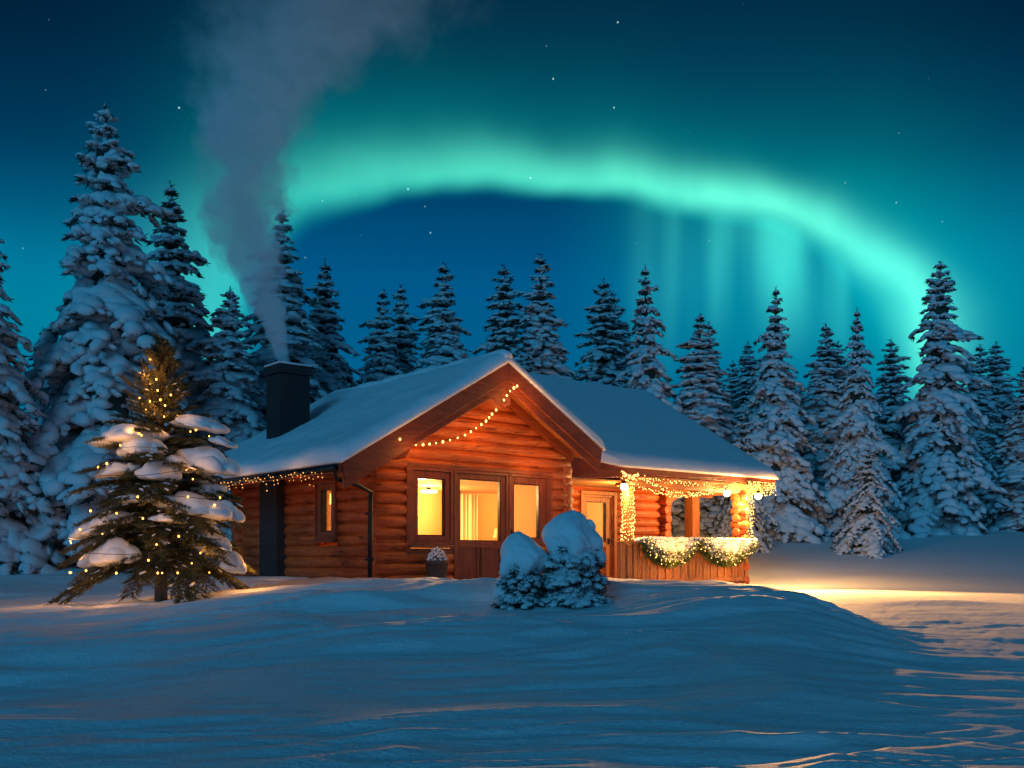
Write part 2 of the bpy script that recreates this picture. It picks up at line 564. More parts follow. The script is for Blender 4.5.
def mat_brick():
    m, N = new_mat('dark_brick')
    tc = N.n('ShaderNodeTexCoord')
    geo = N.n('ShaderNodeNewGeometry')
    sp = N.n('ShaderNodeSeparateXYZ', ins={0: tc.outputs['Object']})
    u = N.m('ADD', sp.outputs[0], sp.outputs[1])
    br = N.n('ShaderNodeTexBrick', ins={'Vector': N.vec(u, sp.outputs[2], 0.0), 'Color1': (.016, .014, .015, 1), 'Color2': (.030, .025, .026, 1),
                                        'Mortar': (.040, .037, .038, 1), 'Scale': 1.0, 'Mortar Size': .006, 'Brick Width': .2, 'Row Height': .068})
    n1 = N.noise(tc.outputs['Object'], 24, 4, .6)
    col = N.mix(N.m('MULTIPLY', n1, .6), br.outputs['Color'], (.02, .018, .018, 1))
    h = N.m('ADD', N.m('MULTIPLY', N.m('SUBTRACT', 1.0, br.outputs['Fac']), .8), N.m('MULTIPLY', n1, .3))
    finish(N, Base_Color=col, Roughness=.85, Normal=bump(N, h, .7, .012))
    return m


def mat_emit(name, col, strength, sample=False):
    m, N = new_mat(name)
    e = N.n('ShaderNodeEmission', ins={'Color': col, 'Strength': strength})
    N.n('ShaderNodeOutputMaterial', ins={'Surface': e.outputs[0]})
    m.cycles.emission_sampling = 'FRONT' if sample else 'NONE'
    return m


def mat_glass():
    m, N = new_mat('window_glass')
    t = N.n('ShaderNodeBsdfTransparent', ins={'Color': (.96, .95, .92, 1)})
    g = N.n('ShaderNodeBsdfGlossy', ins={'Color': (1, 1, 1, 1), 'Roughness': .03})
    lw = N.n('ShaderNodeFresnel', ins={'IOR': 1.35})
    mx = N.n('ShaderNodeMixShader', ins={0: N.m('MULTIPLY', lw.outputs[0], .8), 1: t.outputs[0], 2: g.outputs[0]})
    N.n('ShaderNodeOutputMaterial', ins={'Surface': mx.outputs[0]})
    return m


M = {}
M['field'] = mat_ground()
M['snow'] = mat_snow('snow', 1.0, .55)
M['snow_soft'] = mat_snow('packed_snow', .6, .35)
M['tree_snow'] = mat_snowy_needles('snow_on_spruce', -.46, 1.25)
M['tree_snow2'] = mat_snowy_needles('frost_on_spruce', -.42, 1.6)
M['bush_snow'] = mat_snowy_needles('snow_on_bush', -.26, 3.2)
M['needle'] = mat_needle('spruce_needles', (.014, .030, .024, 1), (.03, .055, .045, 1))
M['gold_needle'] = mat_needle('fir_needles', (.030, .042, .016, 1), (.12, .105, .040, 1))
M['bark'] = mat_wood('bark', 'z', (.06, .04, .03, 1), (.10, .07, .05, 1), (.02, .015, .012, 1), .9)
LA, LB, LD = (.42, .074, .015, 1), (.60, .140, .028, 1), (.10, .016, .004, 1)
M['log_x'] = mat_wood('log_wood', 'x', LA, LB, LD, .5, bs=.9)
M['log_y'] = mat_wood('log_wood_side', 'y', LA, LB, LD, .5, bs=.9)
M['trim_x'] = mat_wood('trim_wood', 'x', (.22, .042, .014, 1), (.33, .070, .022, 1), (.08, .016, .008, 1), .5)
M['trim_y'] = mat_wood('trim_wood_side', 'y', (.22, .042, .014, 1), (.33, .070, .022, 1), (.08, .016, .008, 1), .5)
M['trim_z'] = mat_wood('frame_wood', 'z', (.21, .042, .014, 1), (.31, .068, .022, 1), (.07, .02, .01, 1), .45)
M['pine_z'] = mat_wood('pine_boards', 'z', (.40, .135, .036, 1), (.54, .21, .062, 1), (.20, .055, .016, 1), .5)
M['pine_x'] = mat_wood('pine_beam', 'x', (.36, .115, .035, 1), (.50, .19, .06, 1), (.17, .045, .014, 1), .5)
M['brick'] = mat_brick()
M['black'] = mat_plain('black_metal', (.02, .02, .022, 1), .35, .6)
M['glass'] = mat_glass()
M['paint'] = mat_plain('warm_plaster', (.50, .25, .075, 1), .8, 0, 3, .12, .1)
M['floor'] = mat_wood('floor_boards', 'y', (.30, .16, .07, 1), (.42, .24, .11, 1), (.15, .08, .03, 1), .4)
M['cloth'] = mat_plain('curtain_cloth', (.80, .66, .40, 1), .9, 0, 30, .2, .2)
M['dark_cloth'] = mat_plain('chair_cloth', (.20, .10, .05, 1), .9, 0, 30, .3, .3)
M['pot'] = mat_plain('pot_clay', (.07, .055, .05, 1), .7, 0, 20, .4, .4)
M['twig'] = mat_plain('frosted_twigs', (.55, .50, .46, 1), .8, 0, 30, .5, .3)
M['bulb'] = mat_emit('fairy_bulb', (1, .52, .13, 1), 5.5)
M['fir_bulb'] = mat_emit('fir_bulb', (1, .42, .07, 1), 7.0)
M['bulb_dim'] = mat_emit('ember_bulb', (1, .38, .08, 1), 2.0)
M['lamp'] = mat_emit('lamp_globe', (1, .70, .30, 1), 14.0)
M['room_lamp'] = mat_emit('ceiling_lamp_glow', (1, .80, .45, 1), 6.0)
M['cable'] = mat_plain('cable_green', (.02, .03, .02, 1), .6)
M['garland'] = mat_needle('garland_green', (.05, .075, .02, 1), (.10, .13, .035, 1))

WARM = (1.0, .43, .10)


def point(name, loc, watts, parent=None, r=.04, col=WARM):
    d = bpy.data.lights.new(name, 'POINT')
    d.energy = watts; d.color = col; d.shadow_soft_size = r
    o = bpy.data.objects.new(name, d)
    C.objects.link(o)
    o.location = loc
    if parent:
        o.parent = parent
    return o


# ------------------------------------------------------------------ the ground


def build_ground():
    ys = [-14, -10, -7, -4.5, -2.5, -1, 0, .7, 1.3, 1.8]
    y = 2.2
    while y < 29:
        ys.append(y); y += .0048 * y
    while y < 420:
        ys.append(y); y *= 1.03
    ys = np.array(ys)
    c = np.linspace(-.62, .62, 760)
    o = np.cumsum(.004 * 1.07 ** np.arange(70)) + .62
    c = np.concatenate([-o[::-1], c, o])
    eff = np.maximum(ys, 1.2) + .8 + np.maximum(-ys, 0)
    X = c[None, :] * eff[:, None]
    far = np.abs(c) > .62
    X = X + (np.sign(c) * np.where(far, (np.abs(c) - .62) * 10, 0))[None, :]
    Y = np.repeat(ys[:, None], len(c), 1)
    Z = ground(X, Y)
    V = np.stack([X, Y, Z], -1).reshape(-1, 3)
    nr, nc = X.shape
    i = np.arange((nr - 1) * nc).reshape(nr - 1, nc)[:, :-1].ravel()
    F = np.stack([i, i + 1, i + nc + 1, i + nc], 1)
    g = np_mesh('ground', V, F, M['field'])
    tag(g, kind='structure')


build_ground()

# ------------------------------------------------------------------ spruces


def spruce_data(seed, H=10.0, R=2.2, whorls=26, per=8, lib=BLOB, fat=1.0, bare=.06, power=.85, spiky=1.0):
    rng = np.random.default_rng(seed)
    snow, need = Cloud(), Cloud()
    tris = []
    up = np.array([0, 0, 1.0])
    for w in range(whorls):
        h = bare + (1 - bare) * (w / whorls) ** .92
        z0 = H * h
        env = R * (1 - h) ** power * (.92 + .20 * math.sin(w * 2.3 + seed)) * min(1, (1 - h) * 7 + .25) + .05
        n = max(3, int(per * (.55 + .6 * (1 - h))))
        a0 = rng.uniform(0, 6.28)
        for k in range(n):
            a = a0 + 6.283 * k / n + rng.normal(0, .16)
            r = env * rng.uniform(.55, 1.14)
            if rng.random() < .12 * spiky:
                r *= 1.28
            out = np.array([math.cos(a), math.sin(a), 0.0])
            side = np.array([-out[1], out[0], 0.0])
            rise = np.interp(h, [0, .5, .8, 1], [.10, .16, .35, .9])
            drop = np.interp(h, [0, .5, .8, 1], [.85, .78, .55, .30]) * rng.uniform(.6, 1.35)
            zj = z0 + rng.normal(0, H * .016) * (1 - h)
            P = lambda s: out * (r * s) + side * (r * .08 * math.sin(s * 3 + a)) + up * (zj + r * (rise * s - drop * s * s))
            nb = max(2, int(round(r / (.21 if r > .8 else .15))))
            wid = (.07 + .145 * r) * fat
            for j in range(nb):
                s = (j + .8) / (nb + .1)
                s = min(s, 1.0)
                c = P(s); d = P(min(1, s + .06)) - P(s - .06); d /= np.linalg.norm(d)
                nrm = np.cross(d, side); nrm = nrm if nrm[2] > 0 else -nrm
                ww = wid * (1.05 - .62 * s ** 1.5) * rng.uniform(.75, 1.25)
                L = r / nb * .78 * rng.uniform(.9, 1.25)
                offs = side * rng.normal(0, ww * .25)
                tw = side + d * rng.normal(0, .35) + up * rng.normal(0, .18)
                snow.blob(rng, c + offs + up * rng.normal(.02, .03), d * max(L, ww * .8), tw * ww, nrm * ww * rng.uniform(.42, .7), lib)
                # hanging side lobes on the wider boughs
                if ww > .12 and s < .92:
                    for sg in (-1, 1):
                        if rng.random() < .75:
                            c2 = c + side * sg * ww * rng.uniform(.7, 1.1) - up * ww * rng.uniform(.3, .7) + d * rng.normal(0, .1)
                            q = ww * rng.uniform(.45, .7)
                            snow.blob(rng, c2, (d * .7 + side * sg * .5) * q * 1.3, side * q * .8, nrm * q * .6 - side * sg * q * .2, lib)
                # needle sprays under and beside the snow
                for _ in range(int(9 * spiky)):
                    b = c + side * rng.uniform(-1, 1) * ww * .8 - up * ww * rng.uniform(.05, .45)
                    dr = out * rng.uniform(.2, 1) + side * rng.uniform(-.9, .9) + up * rng.uniform(-.75, .05)
                    dr /= np.linalg.norm(dr)
                    ln = rng.uniform(.12, .30) * (.55 + .3 * r)
                    q = np.cross(dr, rng.normal(size=3)); q = q / np.linalg.norm(q) * ln * .16
                    tris.append(np.array([b - q, b + q, b + dr * ln]))
            # spiky tip
            tip = P(1.0); d = P(1.0) - P(.85); d /= np.linalg.norm(d)
            for _ in range(int(7 * spiky)):
                dr = d + rng.normal(0, .35, 3); dr /= np.linalg.norm(dr)
                ln = rng.uniform(.12, .26) * (.6 + .25 * r)
                q = np.cross(dr, rng.normal(size=3)); q = q / np.linalg.norm(q) * ln * .14
                b = tip - d * rng.uniform(0, .2)
                tris.append(np.array([b - q, b + q, b + dr * ln]))
        # the dark inside of the crown
        core = env * .32
        for k in range(5):
            a = rng.uniform(0, 6.28)
            c = np.array([math.cos(a) * core * .55, math.sin(a) * core * .55, z0 - env * .12])
            q = core * rng.uniform(.55, .8)
            need.blob(rng, c, np.array([q, 0, 0]), np.array([0, q, 0]), np.array([0, 0, q * 1.1]), BLOB1)
    # leader
    for k in range(5):
        z = H * (1 - .018 * k) - .10
        q = .020 + .011 * k
        snow.blob(rng, (rng.normal(0, .012), rng.normal(0, .012), z), np.array([q, 0, 0]), np.array([0, q, 0]), np.array([0, 0, q * 2.0]), BLOB1)
    for k in range(26):
        z = H * (1 - rng.uniform(0, .09))
        dr = np.array([rng.normal(0, .7), rng.normal(0, .7), rng.uniform(.2, 1.2)]); dr /= np.linalg.norm(dr)
        ln = rng.uniform(.1, .22)
        q = np.cross(dr, rng.normal(size=3)); q = q / np.linalg.norm(q) * ln * .12
        b = np.array([0, 0, z])
        tris.append(np.array([b - q, b + q, b + dr * ln]))
    T = np.array(tris).reshape(-1, 3)
    need.add(T, np.arange(len(T)).reshape(-1, 3))
    return snow.out(), need.out()


def make_spruce(seed, snowmat='tree_snow', **kw):
    (SV, SF), (NV, NF) = spruce_data(seed, **kw)
    H = kw.get('H', 10.0)
    root = empty('spruce_tree')
    m = MB()
    m.tube([(0, 0, -.4), (0, 0, .6), (.03, 0, H * .3), (0, .03, H * .7), (0, 0, H * .99)], [.22, .17, .13, .06, .012], 10)
    m.build('trunk', M['bark'], root, True)
    np_mesh('crown', NV, NF, M['needle'], root, False)
    np_mesh('snow_cover', SV, SF, M[snowmat], root, True)
    return root


def copy_tree(o, parent=None):
    c = o.copy(); C.objects.link(c)
    if parent:
        c.parent = parent
    for ch in o.children:
        copy_tree(ch, c)
    return c


PROTO = {
    'big': make_spruce(11, H=10, R=2.5, whorls=24, per=9, fat=1.35, bare=.05, power=.80),
    'big2': make_spruce(12, H=10, R=2.3, whorls=26, per=9, fat=1.15, bare=.05, power=.9),
    'slim': make_spruce(13, H=10, R=1.95, whorls=30, per=8, fat=1.25, bare=.05, power=.92),
    'slim2': make_spruce(14, H=10, R=1.85, whorls=29, per=8, fat=1.15, bare=.05, power=.8, snowmat='tree_snow2'),
    'dense': make_spruce(15, H=10, R=1.9, whorls=30, per=8, fat=1.1, bare=.04, power=.62),
    'small': make_spruce(16, H=10, R=3.8, whorls=19, per=8, fat=.8, bare=.04, power=.95, snowmat='tree_snow2'),
}
used = set()


def tree(px, tip, Y, kind, label, wid=1.0, rz=None, group='snow-laden spruces behind the cabin'):
    x = (px - 512) / FPX * Y
    zb = gz(x, Y) - .05
    zt = EYE + (HOR - tip) / FPX * Y
    s = (zt - zb) / 9.92
    wid *= 1.30 if kind in ('slim', 'slim2') else 1.08
    p = PROTO[kind]
    if kind in used:
        o = copy_tree(p)
    else:
        o = p; used.add(kind)
    o.location = (x, Y, zb)
    o.rotation_euler = (0, 0, rz if rz is not None else (px * 1.37 + Y) % 6.283)
    o.scale = (s * wid, s * wid, s)
    tag(o, label, 'tree', group)
    return o


tree(105, 104, 24, 'big', 'giant spruce thick with snow left of the lit fir, the tallest tree in the picture', .98, 0.4)
tree(-14, 190, 22, 'big2', 'large snowy spruce cut by the left edge of the picture', 1.0, 2.2)
tree(171, 184, 28, 'big2', 'snowy spruce rising directly behind the tip of the lit fir', 1.2)
tree(230, 288, 27, 'big', 'broad snow-heavy spruce behind the chimney smoke, left of the chimney', 1.15, 3.0)
tree(282, 212, 31, 'slim', 'tall narrow spruce just above the brick chimney, touching the smoke', 1.12)
tree(325, 262, 34, 'slim2', 'thin dark spruce standing right of the chimney', 1.05)
tree(344, 364, 44, 'slim2', 'tiny far spruce tip in the gap over the left roof slope', 1.1)
tree(383, 291, 37, 'slim', 'left spruce of the close pair above the left roof slope', 1.05)
tree(401, 286, 39, 'slim', 'right spruce of the close pair above the left roof slope', 1.0, 5.1)
tree(444, 265, 37, 'slim', 'lone pointed spruce above the roof between the close pair and the gable tip', 1.15, 2.0)
tree(504, 267, 38, 'slim2', 'slender spruce right behind the gable peak', 1.15)
tree(541, 256, 37, 'slim', 'tall thin spruce just right of the gable peak', 1.1, 1.1)
tree(527, 340, 33, 'slim', 'low snowy spruce top peeping over the roof beside the gable peak', 1.0, 1.7)
tree(604, 281, 38, 'slim2', 'dark spruce over the porch roof ridge, left of the wide frosted one', 1.25, 0.3)
tree(614, 296, 40, 'slim', 'spruce half hidden close behind the dark one over the roof ridge', 1.1, 4.4)
tree(645, 266, 35, 'big2', 'wide frosted spruce rising over the right end of the roof ridge', .95, 5.2)
tree(700, 315, 36, 'slim', 'spruce behind the sloping end of the porch roof, with a twin tip at its right', 1.25, 2.8)
tree(709, 323, 38, 'slim', 'twin spruce tip pressed to the right of its taller neighbour over the porch roof', 1.1, 0.9)
tree(733, 362, 45, 'slim2', 'dim small spruce top between the twin tips and the great spruce right of the porch', 1.1)
tree(748, 343, 44, 'slim2', 'dim pointed spruce just left of the great spruce right of the porch', 1.2, 3.9)
tree(776, 287, 37, 'big2', 'great dark spruce standing right behind the porch roof corner', .98, 1.4)
tree(743, 407, 33.5, 'small', 'short rosy-lit spruce directly behind the porch corner', .72, 1.0)
tree(826, 325, 42, 'slim', 'thick middle spruce between the great porch spruce and the tall one behind the sapling', 1.3, 0.2)
tree(838, 342, 43, 'slim2', 'narrow spruce tip leaning close on the right of the thick middle spruce', 1.1, 2.6)
tree(857, 309, 38, 'big2', 'tall pointed spruce directly behind the small rosy sapling', .88, 4.0)
tree(891, 341, 43, 'slim2', 'slender spruce under the bright curl of the aurora', 1.3, 5.5)
tree(868, 441, 32.5, 'small', 'small rosy-lit sapling spruce alone on the open snow at right', 1.0, 2.4, 'small spruces lit by the porch')
tree(940, 262, 40, 'dense', 'tallest spruce on the right, a shaggy column with bare spreading top', 1.05, 0.8)
tree(980, 346, 44, 'slim', 'spruce tucked behind the right shoulder of the shaggy column spruce', 1.3, 1.5)
tree(996, 343, 45, 'slim2', 'taller of the spruces between the shaggy column and the right edge', 1.3, 3.3)
tree(1024, 368, 42, 'slim', 'spruce cut in half by the right edge of the picture', 1.25, 4.8)
# the second row, dim behind the first
tree(925, 388, 51, 'slim', 'far spruce glimpsed left of the shaggy column spruce', 1.4, 0.1)
tree(905, 402, 54, 'dense', 'low far spruce under the slender one below the aurora curl', 1.2, 2.2)
tree(800, 385, 51, 'dense', 'far spruce filling the gap right of the great porch spruce', 1.2, 1.2)
tree(762, 395, 52, 'slim', 'far spruce hidden mostly by the great porch spruce', 1.5, 4.9)
tree(720, 400, 52, 'dense', 'far low spruce behind the dim pair near the porch roof', 1.2, 5.7)
tree(682, 395, 51, 'dense', 'far spruce in the gap right of the wide frosted spruce', 1.1, 3.6)
tree(868, 405, 52, 'dense', 'far spruce behind the tall pointed one above the sapling', 1.3, 0.7)
tree(960, 400, 52, 'dense', 'far spruce hidden behind the shaggy column spruce', 1.3, 2.9)
tree(1010, 405, 52, 'dense', 'far low spruce in the last gap before the right edge', 1.3, 1.9)
tree(45, 330, 31, 'dense', 'dim spruce filling the gap between the giant spruce and the left edge', 1.25, 0.5)
tree(140, 330, 33, 'dense', 'dim spruce in the shade between the giant spruce and its right neighbour', 1.25, 1.6)
tree(200, 345, 33, 'dense', 'dim spruce low behind the lit fir, under its right neighbour', 1.25, 2.7)
tree(262, 350, 36, 'dense', 'dim spruce behind the chimney brickwork', 1.2, 3.8)
tree(-70, 260, 28, 'dense', 'dim spruce at the far left edge behind the cut-off one', 1.25, 4.1)
for p in [k for k in PROTO if k not in used]:
    for ch in list(PROTO[p].children):
        bpy.data.objects.remove(ch)
    bpy.data.objects.remove(PROTO[p])

# ------------------------------------------------------------------ the cabin
cabin = empty('log_cabin', CAB, CA)
tag(cabin, 'red-brown log cabin with snow-covered roofs, gabled front, lit windows and corner porch', 'cabin')

K = .585                        # roof pitch
ZR = 4.11                       # ridge of the front gable
TR = 2.294
rng0 = random.Random(5)


def zmain(t):
    return ZR - K * abs(t - TR)


def log_run(m, axis, a0, a1, fixed, z, r=.126, seed=0):
    n = max(2, int((a1 - a0) / .35) + 1)
    rr = random.Random(seed)
    pts, rad_ = [], []
    ph = rr.uniform(0, 6)
    for i in range(n + 1):
        a = a0 + (a1 - a0) * i / n
        dz = .006 * math.sin(a * 2.1 + ph)
        off = .006 * math.sin(a * 1.4 + ph * 2)
        pts.append((a, fixed + off, z + dz) if axis == 'x' else (fixed + off, a, z + dz))
        rad_.append(r * (1 + .03 * math.sin(a * 1.1 + ph)))
    # slightly rounded ends
    pts = [pts[0]] + pts + [pts[-1]]
    rad_ = [rad_[0] * .86] + rad_ + [rad_[-1] * .86]
    d = .012
    e0, e1 = list(pts[0]), list(pts[-1])
    k = 0 if axis == 'x' else 1
    e0[k] -= d; e1[k] += d
    pts[0], pts[-1] = tuple(e0), tuple(e1)
    m.tube(pts, rad_, 16)


def cut(a0, a1, holes):
    """what is left of a0..a1 once the holes are taken out"""
    segs = [(a0, a1)]
    for h0, h1 in holes:
        nxt = []
        for s0, s1 in segs:
            if h1 <= s0 or h0 >= s1:
                nxt.append((s0, s1))
            else:
                if h0 > s0: nxt.append((s0, h0))
                if h1 < s1: nxt.append((h1, s1))
        segs = nxt
    return [s for s in segs if s[1] - s[0] > .05]


ROW = .213


def log_wall(axis, a0, a1, fixed, z0, holes, mat, zmax, over=(0, 0), seed=0):
    m = MB()
    k = 0
    z = z0
    while True:
        if not zmax(None, z):
            break
        lo, hi = a0 - (over[0] + rng0.uniform(-.02, .02) if over[0] else 0), a1 + (over[1] + rng0.uniform(-.02, .02) if over[1] else 0)
        lim = zmax((lo, hi), z)
        if lim is None:
            break
        lo, hi = lim
        hs = [(h[0], h[1]) for h in holes if h[2] - .03 < z < h[3] + .03]
        for s0, s1 in cut(lo, hi, hs):
            log_run(m, axis, s0, s1, fixed, z, seed=seed * 100 + k)
        k += 1; z += ROW
    return m.build('log_wall', mat, cabin, True)


def lim_flat(top):
    return lambda rng_, z: (rng_ if rng_ else True) if z < top else None


def lim_gable(rng_, z):
    if z > 3.84: return None
    if rng_ is None: return True
    half = (ZR - .17 - z - .0) / K
    lo, hi = max(rng_[0], TR - half), min(rng_[1], TR + half)
    return (lo, hi) if hi - lo > .3 else None


# walls
log_wall('x', 0, 4.6, 0, .04 + 3 * ROW, [(.60, 4.08, -1, 2.14)], M['log_x'], lim_gable, (.09, .08), 1)
# short logs under the left and right windows
for b0, b1 in ((-.09, 1.60), (2.98, 4.68)):
    m = MB()
    z = .04; k = 0
    while z < .62:
        log_run(m, 'x', b0, b1, 0, z, seed=200 + k + int(b1))
        z += ROW; k += 1
    m.build('log_wall', M['log_x'], cabin, True)
log_wall('y', 0, 5.4, 0, .04 - ROW / 2, [(1.26, 2.08, .78, 1.94)], M['log_y'], lim_flat(2.62), (.05, .3), 2)
log_wall('y', 0, 1.84, 4.6, .04 - ROW / 2, [], M['log_y'], lim_flat(2.3), (.12, 0), 3)
log_wall('x', 4.5, 9.66, 1.84, .04 - ROW, [(6.80, 7.82, -1, 1.95)], M['log_x'], lim_flat(2.28), (0, .28), 4)
log_wall('y', 1.84, 7.2, 9.66, .04 - ROW * 1.5, [], M['log_y'], lim_flat(2.28), (.28, .28), 5)
log_wall('x', 0, 9.66, 7.2 if False else 5.4, .04, [], M['log_x'], lim_flat(2.3), (.3, 0), 6)

# chimney
ch = MB()
ch.box(-.30, .0, 3.35, 4.13, -.3, 2.55)
ch.box(-.22, .46, 3.35, 3.97, 2.0, 4.22)
ch = ch.build('chimney', M['brick'], cabin, bevel=.008)
m = MB(); m.box(-.25, .49, 3.32, 4.00, 4.24, 4.42); m.build('chimney_cap', M['brick'], ch, bevel=.012)
m = MB(); m.tube([(.27, 3.72, 4.40), (.27, 3.72, 4.58)], [.13, .12], 14); m.tube([(.27, 3.72, 4.58), (.27, 3.72, 4.62)], [.16, .06], 14)
m.build('flue', M['black'], ch, True)


def sheet_snow(name, poly_fn, nx, ny, thick, parent, mat='snow_soft', seed=0, lump=.03, edge=.22):
    """snow lying on a roof slope. poly_fn(a,b)->(x,y,z) of the roof's top for a,b in 0..1; rounded edges"""
    A, B = np.meshgrid(np.linspace(0, 1, nx), np.linspace(0, 1, ny), indexing='ij')
    P = np.array([[poly_fn(a, b) for b in np.linspace(0, 1, ny)] for a in np.linspace(0, 1, nx)], float)
    # distance to the edges in metres
    la = np.linalg.norm(P[-1, ny // 2] - P[0, ny // 2]); lb = np.linalg.norm(P[nx // 2, -1] - P[nx // 2, 0])
    dist = np.minimum(np.minimum(A, 1 - A) * la, np.minimum(B, 1 - B) * lb)
    prof = np.sqrt(np.clip(1 - (1 - np.clip(dist / edge, 0, 1)) ** 2, 0, 1))
    H = thick * (.25 + .75 * prof) + lump * fbm(P[..., 0] * .9 + seed, P[..., 1] * .9, seed, 3) * prof + .35 * lump * fbm(P[..., 0] * 4, P[..., 1] * 4, seed + 5, 2)
    top = P.copy(); top[..., 2] += np.maximum(H, .02)
    bot = P.copy(); bot[..., 2] += .004
    V = np.vstack([top.reshape(-1, 3), bot.reshape(-1, 3)])
    n = nx * ny
    i = (np.arange(nx - 1)[:, None] * ny + np.arange(ny - 1)[None, :]).ravel()
    F = [np.stack([i, i + ny, i + ny + 1, i + 1], 1), np.stack([i + n, i + 1 + n, i + ny + 1 + n, i + ny + n], 1)]
    e = [(j, j + 1) for j in range(ny - 1)] + [((nx - 1) * ny + j + 1, (nx - 1) * ny + j) for j in range(ny - 1)] + \
        [((j + 1) * ny, j * ny) for j in range(nx - 1)] + [(j * ny + ny - 1, (j + 1) * ny + ny - 1) for j in range(nx - 1)]
    e = np.array(e)
    F.append(np.stack([e[:, 0], e[:, 1], e[:, 1] + n, e[:, 0] + n], 1))
    o = np_mesh(name, V, np.vstack(F), M[mat], parent, True)
    bm = bmesh.new(); bm.from_mesh(o.data); bmesh.ops.recalc_face_normals(bm, faces=bm.faces); bm.to_mesh(o.data); bm.free()
    return o


U0, U1 = -.90, 5.70
TL, TRR = -1.25, 4.79
TH = .11                        # slab thickness
m = MB()
m.prism([(TL, zmain(TL)), (TR, ZR), (TR, ZR - TH - .02), (TL, zmain(TL) - TH)], 'y', U0 + .03, U1)
m.prism([(TR, ZR), (TRR, zmain(TRR)), (TRR, zmain(TRR) - TH), (TR, ZR - TH - .02)], 'y', U0 + .03, 2.9)
roof = m.build('roof', M['trim_y'], cabin)


def ridge_fn(a, b):
    # one sheet over both slopes; wraps slightly over the barge boards
    t = TL - .05 + (TRR + .07 - TL + .05) * a
    zz = ZR + .02 - K * (math.sqrt((t - TR) ** 2 + .03) - .10) if abs(t - TR) < 1 else zmain(t) + .02 + .0 * t
    if abs(t - TR) < 1:
        zz = min(zz, zmain(t) + .03)
    u = U0 - .06 + (U1 + .08 - U0) * b
    return (t, u, zz)


def left_fn(a, b):
    t = TL - .05 + (TR - TL + .05) * a
    return (t, U0 - .05 + (U1 + .1 - U0) * b, zmain(t) + .006)


def both_fn(a, b):
    # a runs across the ridge, b into the house; the right slope ends at the valley with the porch roof
    t = TL - .05 + (TRR + .06 - TL + .05) * a
    z = zmain(t) + .006
    u1 = U1 + .05 if t < TR else max(.45, 2.95 - (t - TR) * (2.95 - .45) / (TRR - TR))
    w = sstep(t, TR - .5, TR + .02)
    u1 = (U1 + .05) * (1 - w) + 2.95 * w if t < TR + .02 else u1
    return (t, U0 - .05 + (u1 - U0 + .05) * b, z)


m_roof_snow = sheet_snow('snow_cover', left_fn, 90, 120, .25, roof, seed=3, lump=.06, edge=.26)


def right_fn(a, b):
    t = TR - .02 + (TRR + .05 - TR + .02) * a
    u1 = 2.95 - (t - TR) * (2.95 - .40) / (TRR - TR)
    return (t, U0 - .05 + (max(u1, .3) - U0 + .05) * b, zmain(t) + .006)


sheet_snow('snow_cover', right_fn, 60, 70, .25, roof, seed=4, lump=.05, edge=.26)
# a rounded roll of snow along the ridge
m = MB()
pts = [(TR + .01 * math.sin(q * 3), U0 - .03 + (U1 - U0 + .04) * q / 40, ZR + .12 + .014 * math.sin(q * .9)) for q in range(41)]
m.tube(pts, [.09] + [.15] * 39 + [.09], 18)
m.build('snow_cover', M['snow_soft'], roof, True)

# barge boards: an outer board and a thinner one behind
for sgn, tend in ((-1, TL), (1, TRR)):
    for (u, w, drop, nm, th) in ((U0 + .01, .27, .0, 'barge_board', .045), (U0 + .07, .40, .0, 'barge_board', .05)):
        m = MB()
        z0, z1 = ZR - .004, zmain(tend) - .004
        b = w / math.cos(math.atan(K))
        # cut plumb at the foot, mitred at the peak
        poly = [(TR, z0), (tend, z1), (tend - sgn * .05, z1 - b * .95), (TR, z0 - b)]
        m.prism(poly, 'y', u - th / 2, u + th / 2)
        m.build(nm, M['trim_x'], cabin, bevel=.008)
# boards where the soffit meets the gable logs
for sg, te in ((-1, .25), (1, 4.60)):
    m = MB()
    f0, f1 = zmain(TR) - TH - .06, zmain(te) - TH - .04
    m.prism([(TR + sg * .02, f0), (te, f1), (te, f1 - .17), (TR + sg * .02, f0 - .17)], 'y', -.26, -.13)
    m.build('rake_trim', M['trim_x'], cabin, bevel=.008)
# ridge block under the peak
m = MB()
pl = [(TR - .55, 3.46), (TR + .02, 3.80), (TR + .16, 3.72), (TR + .16, 3.36), (TR + .02, 3.30), (TR - .12, 3.33), (TR - .3, 3.40)]
m.prism(pl, 'y', -.80, -.13)
m.build('ridge_block', M['trim_x'], cabin, bevel=.02)
# purlins and the left bracket
for t in (.05,):
    m = MB()
    m.prism([(-.82, 2.58), (-.82, 2.36), (-.62, 2.20), (-.05, 2.20), (-.05, 2.58)], 'x', t - .12, t + .12)
    m.build('bracket', M['trim_y'], cabin, bevel=.02)
# eave board, gutter and downpipe on the left side
m = MB(); m.box(TL - .03, TL + .02, U0 + .05, U1, zmain(TL) - .17, zmain(TL) - .005); m.build('eave_board', M['trim_y'], cabin, bevel=.006)
m = MB()
m.tube([(TL - .09, U0 + .1, zmain(TL) - .10), (TL - .09, U1 - .05, zmain(TL) - .12)], .055, 10)
m.build('gutter', M['black'], cabin, True)
m = MB()
m.tube([(TL - .08, U0 + .14, 1.99), (TL - .08, U0 + .14, 1.86), (TL - .02, U0 + .16, 1.76), (-.9, -.72, 1.70), (-.45, -.48, 1.60), (-.42, -.42, 1.5), (-.42, -.40, .9), (-.42, -.40, -.15)], .042, 10)
m.build('downpipe', M['black'], cabin, True)
for z in (.4, 1.2):
    m = MB(); m.box(-.47, -.37, -.44, -.30, z, z + .04); m.build('pipe_clip', M['black'], cabin)

